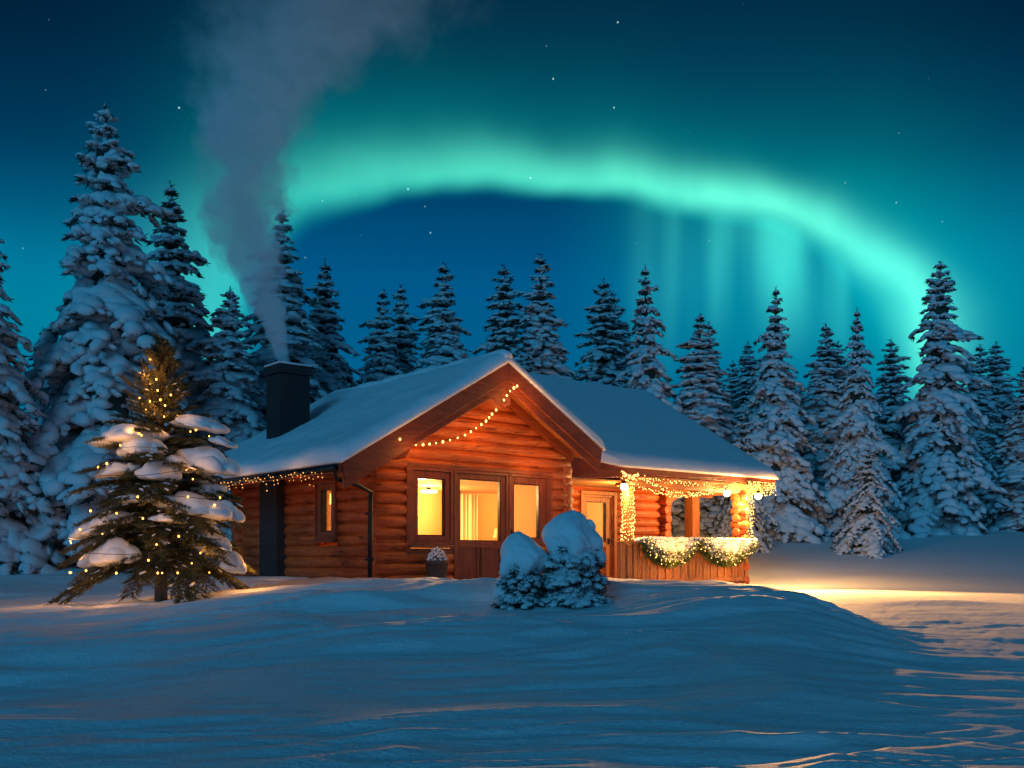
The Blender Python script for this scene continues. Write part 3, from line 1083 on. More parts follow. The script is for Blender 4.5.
# soffit lining under the overhangs (boards)
m = MB()
m.prism([(TL + .05, zmain(TL + .05) - TH - .012), (TR, ZR - TH - .036), (TR, ZR - TH - .056), (TL + .05, zmain(TL + .05) - TH - .032)], 'y', U0 + .10, .0)
m.prism([(TR, ZR - TH - .036), (TRR - .05, zmain(TRR - .05) - TH - .012), (TRR - .05, zmain(TRR - .05) - TH - .032), (TR, ZR - TH - .056)], 'y', U0 + .10, .0)
m.build('soffit', M['pine_x'], cabin)

# --- the wing's roof
EZ, RU, RZ, T1 = 2.46, 4.52, 5.10, 12.0
KW = (RZ - EZ) / RU
zw = lambda u: EZ + KW * u
wing = MB()
top = [(4.72, .42), (6.3, 0), (T1, 0), (T1, RU), (6.3, RU), (TR, 2.85), (TR + .6, 2.15)]
n = len(top)
wing.add([(t, u, zw(u)) for t, u in top] + [(t, u, zw(u) - .12) for t, u in top],
         [tuple(range(n)), tuple(range(n, 2 * n))[::-1]] + [(i, (i + 1) % n, n + (i + 1) % n, n + i) for i in range(n)])
# back slope and the small hip towards the gable's ridge
bk = [(6.3, RU, RZ), (T1, RU, RZ), (T1, 2 * RU, EZ), (TR, 2 * RU, EZ), (TR, 5.3, 4.0)]
wing.add(bk + [(a, b, c - .12) for a, b, c in bk], [(0, 1, 2, 3, 4), (9, 8, 7, 6, 5)] + [(i, (i + 1) % 5, 5 + (i + 1) % 5, 5 + i) for i in range(5)])
hp = [(6.3, RU, RZ), (TR, 5.3, 4.0), (TR, 2.85, zw(2.85))]
wing.add(hp + [(a, b, c - .12) for a, b, c in hp], [(0, 1, 2), (5, 4, 3), (0, 1, 4, 3), (1, 2, 5, 4), (2, 0, 3, 5)])
wroof = wing.build('roof', M['trim_x'], cabin)


def wing_fn(a, b):
    # a across (t), b up the slope
    u = .0 + (RU + .03) * b
    lo = np.interp(u, [0, .42, 2.15, 2.85, RU], [6.25, 4.68, TR + .6, TR + .2, 6.2])
    t = lo + (T1 + .06 - lo) * a
    return (t, u - .06 * (1 - b), zw(u - .06 * (1 - b)) + .006)


sheet_snow('snow_cover', wing_fn, 130, 80, .25, wroof, seed=7, lump=.018, edge=.28)
sheet_snow('snow_cover', lambda a, b: (6.2 + (T1 + .05 - 6.2) * a - (3.9 * b if a < .001 else 3.9 * b * (1 - a)), RU - .03 + (RU + .03) * b, RZ - KW * (RU + .03) * b + .02 + .006), 60, 50, .17, wroof, seed=8, edge=.22)
# fascia: the deep board at the left and the long front eave board
m = MB()
A = [(4.66, .30, 2.10), (6.32, -.03, 2.22), (6.32, -.03, 2.455), (4.66, .36, 2.70)]
B = [(x, y + .05, z) for x, y, z in A]
m.add(A + B, [(0, 1, 2, 3), (7, 6, 5, 4), (0, 4, 5, 1), (1, 5, 6, 2), (2, 6, 7, 3), (3, 7, 4, 0)])
m.build('fascia', M['trim_x'], cabin, bevel=.006)
m = MB(); m.box(6.33, T1 - .02, -.045, .0, 2.30, 2.452); m.build('fascia', M['trim_x'], cabin, bevel=.006)
m = MB()
m.prism([(.0, 2.22), (.0, EZ - .02), (RU, RZ - .03), (2 * RU, EZ - .02), (2 * RU, 2.22)], 'x', T1 - .12, T1 - .06)
m.build('gable_boards', M['pine_z'], cabin)
# porch ceiling
m = MB()
m.add([(4.7, .36, 2.24), (6.3, .0, 2.24), (T1 - .13, .0, 2.24), (T1 - .13, 9, 2.24), (4.7, 9, 2.24),
       (4.7, .36, 2.28), (6.3, .0, 2.28), (T1 - .13, .0, 2.28), (T1 - .13, 9, 2.28), (4.7, 9, 2.28)],
      [(4, 3, 2, 1, 0), (5, 6, 7, 8, 9), (0, 1, 6, 5), (1, 2, 7, 6), (2, 3, 8, 7), (3, 4, 9, 8), (4, 0, 5, 9)])
m.build('porch_ceiling', M['pine_x'], cabin)
# porch beams
for a in (((6.45, .25, 2.15), (11.7, .25, 2.15)), ((9.5, 1.86, 2.13), (11.7, 1.86, 2.13)), ((10.85, .3, 2.13), (10.85, 1.8, 2.13))):
    m = MB(); m.bar(a[0], a[1], .16, .2); m.build('porch_beam', M['pine_x'], cabin, bevel=.012)
# curved brace where the door wall ends
m = MB()
arc = [(9.92 + .62 * (1 - math.cos(q)), 2.02 - .50 * (1 - math.sin(q))) for q in [i / 8 * math.pi / 2 for i in range(9)]]
m.prism([(9.92, 2.03)] + [(a, b) for a, b in arc], 'y', 1.80, 1.92)
m.build('brace', M['pine_x'], cabin, bevel=.008)
# posts
for t, u, w in ((6.78, .25, .17), (10.95, 1.86, .28), (11.6, 7.0, .2), (11.6, 4.4, .2)):
    m = MB(); m.box(t - w / 2, t + w / 2, u - w / 2, u + w / 2, -.3, 2.06); m.build('porch_post', M['pine_z'], cabin, bevel=.012)
m = MB()
z = -.15; k = 0
while z < 2.1:
    if k % 2:
        m.tube([(10.68, .26, z), (10.69, .26, z), (11.08, .26, z), (11.09, .26, z)], [.085, .105, .105, .085], 16)
    else:
        m.tube([(10.88, .03, z), (10.88, .04, z), (10.88, .47, z), (10.88, .48, z)], [.085, .105, .105, .085], 16)
        m.tube([(10.72, .26, z), (10.73, .26, z), (11.04, .26, z), (11.05, .26, z)], [.085, .100, .100, .085], 16)
    z += .175; k += 1
m.build('porch_post', M['log_x'], cabin, True)
tag(cabin.children[-1], 'corner post of stacked log ends wound with lights')
# porch floor
m = MB(); m.box(6.3, 10.97, .05, 1.84, -.3, -.05); m.build('porch_floor', M['trim_x'], cabin)


def railing(p0, p1, name='railing'):
    rl = MB()
    p0, p1 = Vector(p0), Vector(p1)
    L = (p1 - p0).length
    d = (p1 - p0) / L
    rl.bar(p0 + Vector((0, 0, .76)), p1 + Vector((0, 0, .76)), .12, .06)
    rl.bar(p0 + Vector((0, 0, -.10)), p1 + Vector((0, 0, -.10)), .07, .10)
    n = int(L / .135)
    s = d.cross(Vector((0, 0, 1)))
    for i in range(n):
        q = p0 + d * (L * (i + .5) / n)
        off = s * (.018 if i % 2 else -.0)
        w = .118 if i % 2 else .10
        z1 = .73
        rl.bar(q + off + Vector((0, 0, -.14)), q + off + Vector((0, 0, z1)), w, .028, up=s)
    return rl.build(name, M['pine_z'], cabin, bevel=.005)


railing((6.34, .08, 0), (10.95, .08, 0))
railing((10.95, .10, 0), (10.95, 1.75, 0))
m = MB()
m.box(6.30, 6.46, .02, .14, -.16, .80)
m.box(6.50, 6.64, .0, .06, -.16, .74)
m.build('newel', M['pine_z'], cabin, bevel=.01)

# --- windows and doors


def framed(name, axis, a0, a1, f, z0, z1, glass, depth=.10, sill=True, sash=True, lower=None, handle=None, mat='trim_z'):
    """a framed opening; glass = (g0,g1,gz0,gz1). axis 'x': wall along local x, facing -y; 'y': wall along local y, facing -x"""
    def B(m, p0, p1, q0, q1, r0, r1):     # along, out (positive = outwards), z
        if axis == 'x':
            m.box(p0, p1, f - q1, f - q0, r0, r1)
        else:
            m.box(f - q1, f - q0, p0, p1, r0, r1)
    g0, g1, h0, h1 = glass
    e = .055
    fr = MB()
    B(fr, a0, a0 + e, -.06, depth, z0, z1); B(fr, a1 - e, a1, -.06, depth, z0, z1)
    B(fr, a0 + e, a1 - e, -.06, depth, z1 - e, z1); B(fr, a0 + e, a1 - e, -.06, depth, z0, z0 + e)
    w = fr.build(name, M[mat], cabin, bevel=.007)
    s = MB()
    B(s, a0 + e, g0, -.03, depth - .03, z0 + e, z1 - e); B(s, g1, a1 - e, -.03, depth - .03, z0 + e, z1 - e)
    B(s, g0, g1, -.03, depth - .031, h1, z1 - e)
    B(s, g0, g1, -.03, depth - .031, (z0 + e if lower is None else lower), h0)
    s.build('sash', M[mat], w, bevel=.007)
    bd = MB()
    c = .018
    B(bd, g0, g0 + c, -.02, depth - .045, h0, h1); B(bd, g1 - c, g1, -.02, depth - .045, h0, h1)
    B(bd, g0 + c, g1 - c, -.02, depth - .045, h1 - c, h1); B(bd, g0 + c, g1 - c, -.02, depth - .045, h0, h0 + c)
    bd.build('glazing_bead', M['black'], w)
    p = MB(); B(p, g0 + .002, g1 - .002, .0, .006, h0 + .002, h1 - .002); p.build('pane', M['glass'], w)
    if sill:
        q = MB(); B(q, a0 - .03, a1 + .03, .0, depth + .05, z0 - .06, z0 - .002); q.build('sill', M[mat], w, bevel=.007)
    if lower is not None:
        q = MB()
        mid = (g0 + g1) / 2
        B(q, a0 + e, a1 - e, -.03, depth - .07, z0 + e, lower - .001)
        for s0, s1 in ((a0 + e, a0 + e + .1), (a1 - e - .1, a1 - e), (mid - .08, mid - .035), (mid + .035, mid + .08)):
            B(q, s0, s1, depth - .07, depth - .035, z0 + e, lower - .001)
        B(q, a0 + e, a1 - e, depth - .0699, depth - .036, lower - .06, lower - .002)
        q.build('door_panel', M[mat], w, bevel=.006)
    if handle:
        h = MB()
        if axis == 'x':
            hx, hz = handle
            h.box(hx - .015, hx + .015, f - depth + .0, f - depth + .03 , hz - .09, hz + .06)
            h.tube([(hx, f - depth - .0, hz), (hx, f - depth - .05, hz), (hx + .04, f - depth - .055, hz), (hx + .11, f - depth - .055, hz)], .011, 8)
        h.build('handle', M['black'], w)
    return w


W1 = framed('window', 'x', .62, 1.60, -.02, .69, 2.12, (.80, 1.43, .86, 1.93))
tag(W1, 'left of the three front windows')
W2 = framed('garden_door', 'x', 1.62, 2.96, -.02, -.2, 2.12, (1.775, 2.79, .77, 1.96), sill=False, lower=.70)
tag(W2, 'wide middle glazed door with panelled foot')
W3 = framed('window', 'x', 2.98, 4.05, -.02, .69, 2.12, (3.125, 3.81, .84, 1.93), handle=(3.03, .95))
tag(W3, 'right front window with a black handle')
W4 = framed('window', 'y', 1.27, 2.07, -.02, .80, 1.92, (1.47, 1.87, .95, 1.76), depth=.13)
tag(W4, 'narrow window in the side wall')
W5 = framed('front_door', 'x', 6.80, 7.82, 1.82, -.2, 1.94, (6.95, 7.60, .82, 1.78), sill=False, lower=.74, mat='pine_z', handle=(7.68, .85))
# trim round the window group
m = MB()
m.box(.55, 4.12, -.135, .0, 2.122, 2.20)
m.box(.53, .618, -.13, .0, .50, 2.12)
m.box(.62, 1.60, -.115, .06, .50, .625)
m.box(2.98, 4.05, -.115, .06, .50, .625)
m.box(4.052, 4.14, -.13, .0, .62, 2.12)
m.build('window_trim', M['trim_x'], cabin, bevel=.008)
m = MB()
m.box(6.70, 6.798, 1.68, 1.82, -.2, 2.03); m.box(7.822, 7.92, 1.68, 1.82, -.2, 2.03); m.box(6.80, 7.82, 1.68, 1.82, 1.942, 2.03)
m.build('door_trim', M['pine_z'], cabin, bevel=.008)

# --- the room inside
m = MB(); m.box(.16, 9.45, 5.20, 5.26, -.1, 2.2); m.box(9.45, 9.5, 2.0, 5.2, -.1, 2.2); m.box(.13, .16, .16, 1.2, -.1, 2.2); m.box(.13, .16, 2.12, 5.2, -.1, 2.2)
m.box(.13, .16, 1.2, 2.12, -.1, .78); m.box(.13, .16, 1.2, 2.12, 1.95, 2.2)
m.box(4.42, 4.45, .16, 2.02, -.1, 2.2); m.box(4.45, 6.75, 1.97, 2.0, -.1, 2.2); m.box(7.87, 9.45, 1.97, 2.0, -.1, 2.2)
m.build('interior_wall', M['paint'], cabin)
m = MB(); m.box(.16, 9.45, .16, 5.2, 2.12, 2.16); m.build('interior_ceiling', M['paint'], cabin)
m = MB(); m.box(.16, 9.45, .16, 5.2, -.12, -.08); m.build('interior_floor', M['floor'], cabin)
# the ceiling lamp
room = empty('ceiling_lamp', cab(4.2, 4.35, 0), CA)
tag(room, 'small glowing ceiling lamp seen through the left front window', 'lamp')
m = MB(); m.tube([(0, 0, 1.99), (0, 0, 2.0), (0, 0, 2.05), (0, 0, 2.06)], [.12, .20, .20, .12], 20); m.build('lamp_shade', M['room_lamp'], room, True)
m = MB(); m.tube([(0, 0, 2.06), (0, 0, 2.119)], .05, 12); m.build('mount', M['black'], room, True)
point('room_light', (0, 0, 1.82), 370, room, .15, (1, .55, .20))
room2 = empty('ceiling_lamp', cab(2.1, 1.7, 0), CA)
tag(room2, 'ceiling lamp close behind the middle garden door', 'lamp')
m = MB(); m.tube([(0, 0, 2.055), (0, 0, 2.06), (0, 0, 2.085), (0, 0, 2.09)], [.08, .13, .13, .08], 20); m.build('lamp_shade', M['room_lamp'], room2, True)
m = MB(); m.tube([(0, 0, 2.09), (0, 0, 2.119)], .04, 12); m.build('mount', M['black'], room2, True)
point('room_light', (0, 0, 1.84), 540, room2, .12, (1, .55, .20))
room3 = empty('ceiling_lamp', cab(7.6, 3.4, 0), CA)
tag(room3, 'ceiling lamp in the room behind the porch door', 'lamp')
m = MB(); m.tube([(0, 0, 2.055), (0, 0, 2.06), (0, 0, 2.085), (0, 0, 2.09)], [.08, .13, .13, .08], 20); m.build('lamp_shade', M['room_lamp'], room3, True)
m = MB(); m.tube([(0, 0, 2.09), (0, 0, 2.119)], .04, 12); m.build('mount', M['black'], room3, True)
point('room_light', (0, 0, 1.84), 420, room3, .12, (1, .56, .16))
# curtain
cu = MB()
for (t0, t1, u) in ((5.0, 6.1, 4.9),):
    pts = []
    nn = 60
    for i in range(nn + 1):
        t = t0 + (t1 - t0) * i / nn
        pts.append((t, u + .045 * math.sin(i * .9) + .02 * math.sin(i * .37)))
    v = [(a, b, 0) for a, b in pts] + [(a, b, 2.05) for a, b in pts]
    cu.add(v, [(i, i + 1, nn + 2 + i, nn + 1 + i) for i in range(nn)])
cur = cu.build('curtain', M['cloth'], None, True)
cur.location = CAB; cur.rotation_euler = (0, 0, CA)
tag(cur, 'pale pleated curtain at the back of the lit room, behind the middle door glass', 'curtain')
s = cur.modifiers.new('thickness', 'SOLIDIFY'); s.thickness = .01
# armchair behind the left window, basket lamp behind the right one
arm = empty('armchair', cab(.95, 1.1, -.08), CA)
tag(arm, 'dark armchair back just inside the left front window', 'chair')
m = MB(); m.prism([(-.45, .35), (-.45, 1.02), (-.38, 1.14), (-.24, 1.16), (-.10, 1.02), (.0, .8), (.02, .35)], 'y', -.06, .06); m.build('backrest', M['dark_cloth'], arm, True, .02)
m = MB(); m.box(-.45, .25, .08, .60, .25, .48); m.build('seat', M['dark_cloth'], arm, bevel=.04)
for a, b in ((-.4, .0), (.2, .12), (-.4, .52), (.2, .52)):
    m = MB(); m.tube([(a, b, 0), (a, b, .26)], [.02, .03], 8); m.build('leg', M['bark'], arm, True)
tl = empty('table_lamp', cab(3.30, .55, -.08), CA)
tag(tl, 'little table with a lamp just inside the right front window', 'lamp')
m = MB(); m.tube([(0, 0, .93), (0, 0, 1.12)], [.15, .11], 20, False); lo = m.build('lamp_shade', M['cloth'], tl, True)
m = MB(); m.tube([(0, 0, .72), (0, 0, .74), (0, 0, .80), (0, 0, 1.0)], [.08, .08, .015, .015], 12); m.build('lamp_stand', M['black'], tl, True)
tb = empty('side_table', cab(3.30, .55, -.08), CA)
tag(tb, 'small round table carrying the lamp inside the right front window', 'table')
m = MB(); m.tube([(0, 0, .68), (0, 0, .72)], .24, 24); m.build('table_top', M['pine_z'], tb)
m = MB(); m.tube([(0, 0, 0), (0, 0, .03), (0, 0, .05), (0, 0, .68)], [.15, .15, .03, .025], 12); m.build('leg', M['black'], tb, True)

# ------------------------------------------------------------------ bulbs and strings
bulb_v, bulb_f = ico(2)


def bulb_mesh(r, mat, name='bulb'):
    me = bpy.data.meshes.new(name)
    me.from_pydata([tuple(map(float, v * np.array([r, r, r * 1.25]))) for v in bulb_v], [], [tuple(map(int, f)) for f in bulb_f])
    me.polygons.foreach_set('use_smooth', [True] * len(me.polygons))
    me.materials.append(mat)
    return me


B_SM = bulb_mesh(.0105, M['bulb'])
B_FIR = bulb_mesh(.0115, M['fir_bulb'])
B_MD = bulb_mesh(.019, M['bulb'])
B_LG = bulb_mesh(.026, M['bulb'])
B_DIM = bulb_mesh(.0085, M['bulb_dim'])


def put_bulbs(root, spots, me):
    """up to 100 bulbs as parts of the string, the rest as one stuff part"""
    r0 = random.Random(len(spots))
    idx = list(range(len(spots)))
    if len(idx) > 100:
        r0.shuffle(idx)
    for i in idx[:100]:
        o = bpy.data.objects.new('bulb', me)
        C.objects.link(o); o.parent = root; o.location = spots[i]
        k = r0.uniform(.75, 1.25); o.scale = (k, k, k)
    if len(idx) > 100:
        V = np.array([v.co[:] for v in me.vertices]); F = np.array([list(p.vertices) for p in me.polygons])
        cl = Cloud()
        for i in idx[100:]:
            cl.add(V * r0.uniform(.7, 1.2) + np.array(spots[i]), F)
        VV, FF = cl.out()
        o = np_mesh('bulb', VV, FF, me.materials[0], root, True)
        o['kind'] = 'stuff'


def sag(p0, p1, dip, n):
    p0, p1 = Vector(p0), Vector(p1)
    return [p0.lerp(p1, i / n) - Vector((0, 0, dip * 4 * (i / n) * (1 - i / n))) for i in range(n + 1)]


def string(name, label, paths, spots, me, lights=(), cat='string lights', group=None, cr=.006):
    root = empty(name, CAB, CA)
    tag(root, label, cat, group)
    m = MB()
    for p in paths:
        m.tube(p, cr, 5)
    m.build('cable', M['cable'], root, True)
    put_bulbs(root, [tuple(s) for s in spots], me)
    for loc, w in lights:
        point('string_glow', loc, w, root, .12)
    return root


# gable string
gp = [(.55, -.96, 2.62), (.75, -.70, 2.50), (1.05, -.55, 2.50), (1.45, -.55, 2.56), (1.9, -.55, 2.70), (2.25, -.62, 2.88), (2.42, -.75, 3.12), (2.50, -.95, 3.42), (2.56, -.96, 3.62)]


def spline(P, n):
    P = [Vector(p) for p in P]
    out = []
    for i in range(len(P) - 1):
        a, b, c, d = P[max(i - 1, 0)], P[i], P[i + 1], P[min(i + 2, len(P) - 1)]
        for k in range(n):
            t = k / n
            out.append(.5 * ((2 * b) + (c - a) * t + (2 * a - 5 * b + 4 * c - d) * t * t + (3 * b - a - 3 * c + d) * t ** 3))
    out.append(P[-1])
    return out


# where the photo's string hangs, placed on a plane just under the overhang (u = -.5)
def on_plane(px, py, u):
    r = (px - 512) / FPX
    # X = CABx + cc t - cs u ; Y = CABy + cs t + cc u ; X = r Y
    t = (r * (CAB.y + cc * u) - CAB.x + cs * u) / (cc - r * cs)
    Y = CAB.y + cs * t + cc * u
    return Vector((t, u, EYE + (HOR - py) / FPX * Y))


gs = [on_plane(x, y, u) for x, y, u in ((400, 438, -.93), (409, 443, -.6), (423, 443.5, -.4), (436, 442, -.35), (450, 439, -.35), (465, 434, -.35), (476, 427, -.35),
                                        (486, 420, -.4), (492, 413, -.45), (500, 405, -.62), (504, 399, -.85), (510, 390, -.93), (517, 385, -.95))]
gsp = spline(gs, 4)
bul = [gsp[i] - Vector((0, 0, .02)) for i in range(0, len(gsp), 2)]
string('string_lights', 'short warm light string sagging across the gable logs up to the peak', [gsp], bul, B_MD,
       [(tuple(gsp[8] + Vector((0, -.25, -.1))), 12), (tuple(gsp[24] + Vector((0, -.3, -.15))), 16), (tuple(gsp[40] + Vector((.35, -.2, -.3))), 12),
        (tuple(gsp[0] + Vector((.3, -.25, -.25))), 7), (tuple(gsp[-1] + Vector((0, -.35, -.2))), 8), ((3.5, -.75, 2.2), 22)])
# icicle lights under the left eave
paths, spots = [], []
zE = zmain(TL) - .10
p = [(TL - .16, U0 + .25 + q * .145, zE - .02 + .02 * math.sin(q * 1.9)) for q in range(43)]
paths.append(p)
r5 = random.Random(9)
for q in range(1, 43):
    y = p[q][1]
    L = r5.choice([.03, .05, .09, .14, .24, .12])
    paths.append([(TL - .16, y, p[q][2]), (TL - .165, y, p[q][2] - L)])
    spots += [(TL - .165, y, p[q][2] - L)]
    if L > .1: spots += [(TL - .17, y + .015, p[q][2] - L * .5)]
    if r5.random() < .6: spots += [(TL - .17, y + r5.uniform(0, .1), p[q][2] + r5.uniform(-.02, .02))]
string('icicle_lights', 'dim amber icicle lights hanging along the left eave', paths, spots, B_DIM,
       [((TL - .35, .6, 1.75), 6.5), ((TL - .35, 2.6, 1.75), 6.5), ((TL - .35, 4.4, 1.75), 5)], cr=.005)
# post wrap, left post
rw = random.Random(3)


def wrap(t, u, w, z0, z1, turns, n, jit=.03):
    P = []
    for i in range(n):
        q = i / (n - 1)
        a = q * turns * 2 * math.pi
        rr = w * (1 + .12 * math.sin(a * 3.1))
        P.append(Vector((t + rr * math.cos(a) + rw.uniform(-jit, jit) * .5, u + rr * math.sin(a) + rw.uniform(-jit, jit) * .5, z0 + (z1 - z0) * q + rw.uniform(-jit, jit))))
    return P


P = wrap(6.78, .25, .14, .80, 2.12, 15, 300)
string('string_lights', 'dense warm lights wound round the left porch post', [P], P[::1][:300], B_SM,
       [((6.62, -.05, 1.9), 9), ((6.62, -.02, 1.2), 7)])
P2 = wrap(10.95, .20, .22, .85, 2.05, 12, 240, .05)
P2 = [Vector((max(v.x, 10.98), v.y, v.z)) for v in P2]
string('string_lights', 'warm lights wound down the right porch post of log ends', [P2], P2, B_SM, [((11.25, -.05, 1.5), 7)])


def scribble(p0, p1, dip, n, jit, r):
    base = sag(p0, p1, dip, n)
    return [b + Vector((r.uniform(-jit, jit) * .3, r.uniform(-jit, jit) * .5, r.uniform(-jit, jit))) for b in base]


rs = random.Random(12)
sw = [scribble((6.50, .02, 2.27), (8.95, .02, 2.16), .0, 60, .05, rs), scribble((6.95, -.02, 2.22), (10.3, .0, 2.24), .30, 90, .05, rs),
      scribble((6.85, .0, 2.05), (8.9, .02, 1.92), .10, 50, .035, rs), scribble((8.7, .0, 1.93), (10.4, .02, 2.25), .05, 50, .04, rs),
      scribble((9.2, .03, 2.20), (10.9, .02, 2.28), .05, 40, .04, rs)]
string('string_lights', 'tangled warm light strands swagged under the porch eave between the posts', sw, [q for s_ in sw for q in s_[::1]][:260], B_SM,
       [((8.0, -.15, 1.95), 6), ((9.8, -.15, 2.0), 7)])
hang = []
for i in range(26):
    t = 10.75 + 1.15 * i / 25
    L = rs.uniform(.12, .34)
    hang.append([Vector((t + rs.uniform(-.02, .02), -.07 + rs.uniform(-.03, .03), 2.33 - L * q / 5)) for q in range(6)])
string('icicle_lights', 'bright bunch of icicle lights at the right corner of the porch eave', hang, [q + Vector((rs.uniform(-.03, .03), rs.uniform(-.04, .04), 0)) for h in hang for q in h], B_SM,
       [((11.8, -.45, 1.80), 130)])
h2 = []
for i in range(14):
    t = 6.28 + .5 * i / 13
    a = [Vector((t, -.06 + rs.uniform(-.03, .03), 2.34 - .09 * math.sin(i / 13 * 3) - rs.uniform(.02, .16) * q / 3)) for q in range(4)]
    h2.append(a)
string('icicle_lights', 'small tangle of lights at the left corner of the porch eave', h2, [q for h in h2 for q in h], B_SM)

# porch lamps: glowing globes in small holders
lamp_proto = empty('porch_lamp', cab(6.52, .12, 2.02), CA)
tag(lamp_proto, 'glowing globe lamp hanging at the left porch corner', 'lamp', 'porch lamps')
V, F = ico(3)
np_mesh('globe', V * .085, F, M['lamp'], lamp_proto, True)
m = MB(); m.tube([(0, 0, .07), (0, 0, .13), (0, 0, .14)], [.05, .05, .02], 12); m.tube([(0, 0, .13), (0, 0, .22)], .008, 6); m.build('holder', M['black'], lamp_proto, True)
point('lamp_light', (0, 0, -.13), 125, lamp_proto, .04, (1, .55, .18))
l2 = copy_tree(lamp_proto); l2.location = cab(10.15, .10, 2.02); l2['label'] = 'glowing globe lamp hanging left of the stacked-log post'
l3 = copy_tree(lamp_proto); l3.location = cab(10.92, -.26, 1.96); l3['label'] = 'brightest globe lamp, hanging in front of the stacked-log post'
for l, w in ((l2, 170), (l3, 420)):
    for c_ in l.children:
        if c_.type == 'LIGHT':
            c_.data = c_.data.copy(); c_.data.energy = w

# two spots added under the front lamp to light the snow
for nm, tgt, watts, ang in (('added_beam', (8.0, 15.5, -.3), 12000, 62), ('added_beam', (-.6, 10.0, .1), 5200, 44)):
    sd = bpy.data.lights.new(nm, 'SPOT')
    sd.energy = watts; sd.color = (1, .46, .13); sd.spot_size = rad(ang); sd.spot_blend = 1.0; sd.shadow_soft_size = .06
    so = bpy.data.objects.new(nm, sd); C.objects.link(so)
    so.parent = l3
    wp = cab(10.92, -.26, 1.83)
    so.location = (0, -.02, -.14)
    dv = Vector(tgt) - wp
    q = dv.to_track_quat('-Z', 'Y').to_matrix()
    so.rotation_euler = (Matrix.Rotation(-CA, 3, 'Z') @ q).to_euler()

# --- garlands on the railing


def garland(t0, t1, label, seed):
    g = empty('garland', CAB, CA)
    tag(g, label, 'garland', 'snowy garlands on the porch railing')
    r = np.random.default_rng(seed)
    snow, tr, spots = Cloud(), [], []
    n = 74
    for i in range(n):
        q = (i + .5) / n
        t = t0 + (t1 - t0) * q
        dip = .50 * (4 * q * (1 - q)) ** .8
        zt, zb = .86, .78 - dip
        k = max(1, int((zt - zb) / .06))
        for j in range(k + 1):
            z = zt - (zt - zb) * j / max(1, k)
            y = -.05 - .11 * math.sin(math.pi * min(1, (j + .6) / (k + 1)))
            if z > zb + .09:
                rr = .052 * r.uniform(.8, 1.3)
                snow.blob(r, (t + r.normal(0, .015), y, z), np.array([rr * 1.3, 0, 0]), np.array([0, rr, 0]), np.array([0, 0, rr]), BLOB1)
            if z < zb + .26 or r.random() < .25:
                for _ in range(30):
                    dr = r.normal(0, 1, 3) + np.array([0, -.6, -.35]); dr /= np.linalg.norm(dr)
                    ln = r.uniform(.05, .11)
                    qv = np.cross(dr, r.normal(size=3)); qv = qv / np.linalg.norm(qv) * .009
                    b = np.array([t, y + .0, z]) + r.normal(0, .03, 3)
                    tr.append(np.array([b - qv, b + qv, b + dr * ln]))
            if r.random() < .24:
                spots.append((t + r.normal(0, .02), y - .065 + r.normal(0, .012), z + r.normal(0, .02)))
    # the snow along the rail's top
    for i in range(60):
        t = t0 + (t1 - t0) * i / 59
        snow.blob(r, (t, .06 + r.normal(0, .012), .83), np.array([.07, 0, 0]), np.array([0, .085, 0]), np.array([0, 0, .055 * r.uniform(.8, 1.3)]), BLOB1)
    T = np.array(tr).reshape(-1, 3)
    np_mesh('greenery', T, np.arange(len(T)).reshape(-1, 3), M['garland'], g, False)
    SV, SF = snow.out()
    np_mesh('snow_cover', SV, SF, M['snow'], g, True)
    put_bulbs(g, spots, B_SM)
    point('string_glow', ((t0 + t1) / 2, -.55, .75), 34, g, .15)
    point('string_glow', ((t0 + t1) / 2, -.32, .25), 9, g, .1)
    return g


garland(6.86, 8.80, 'left snowy garland swag with lights draped over the porch railing', 1)
garland(8.80, 11.0, 'right snowy garland swag with lights draped over the porch railing', 2)

# --- pot beside the middle door
pot = empty('flower_pot', (0, 0, 0))
pw = cab(1.00, -.42, 0)
pot.location = (pw.x, pw.y, -.02)
tag(pot, 'dark round pot with frosted twigs below the left front window', 'plant pot')
m = MB()
m.tube([(0, 0, 0), (0, 0, .02), (0, 0, .36), (0, 0, .361), (0, 0, .40), (0, 0, .401), (0, 0, .35)], [.155, .16, .215, .235, .24, .21, .20], 28)
m.build('pot', M['pot'], pot, True)
r = random.Random(4)
m = MB()
for i in range(60):
    a = r.uniform(0, 6.28); l = r.uniform(.12, .30); q = r.uniform(.1, .9)
    b = Vector((math.cos(a) * .08 * q, math.sin(a) * .08 * q, .36))
    e = b + Vector((math.cos(a) * q * .18, math.sin(a) * q * .18, l * (1.1 - .55 * q)))
    m.tube([b, b.lerp(e, .5) + Vector((0, 0, .03)), e], [.006, .005, .003], 5)
m.build('twigs', M['twig'], pot, True)
cl = Cloud(); rg = np.random.default_rng(2)
for i in range(150):
    a = rg.uniform(0, 6.28); q = rg.uniform(.0, 1) ** .6; z = .40 + .27 * (1 - q * q * .85) * rg.uniform(.55, 1)
    s_ = rg.uniform(.011, .024)
    cl.blob(rg, (math.cos(a) * q * .19, math.sin(a) * q * .19, z), np.array([s_, 0, 0]), np.array([0, s_, 0]), np.array([0, 0, s_]), BLOB1)
V, F = cl.out(); np_mesh('frosted_buds', V, F, M['snow'], pot, True)

# ------------------------------------------------------------------ snow-capped bushes on the bank


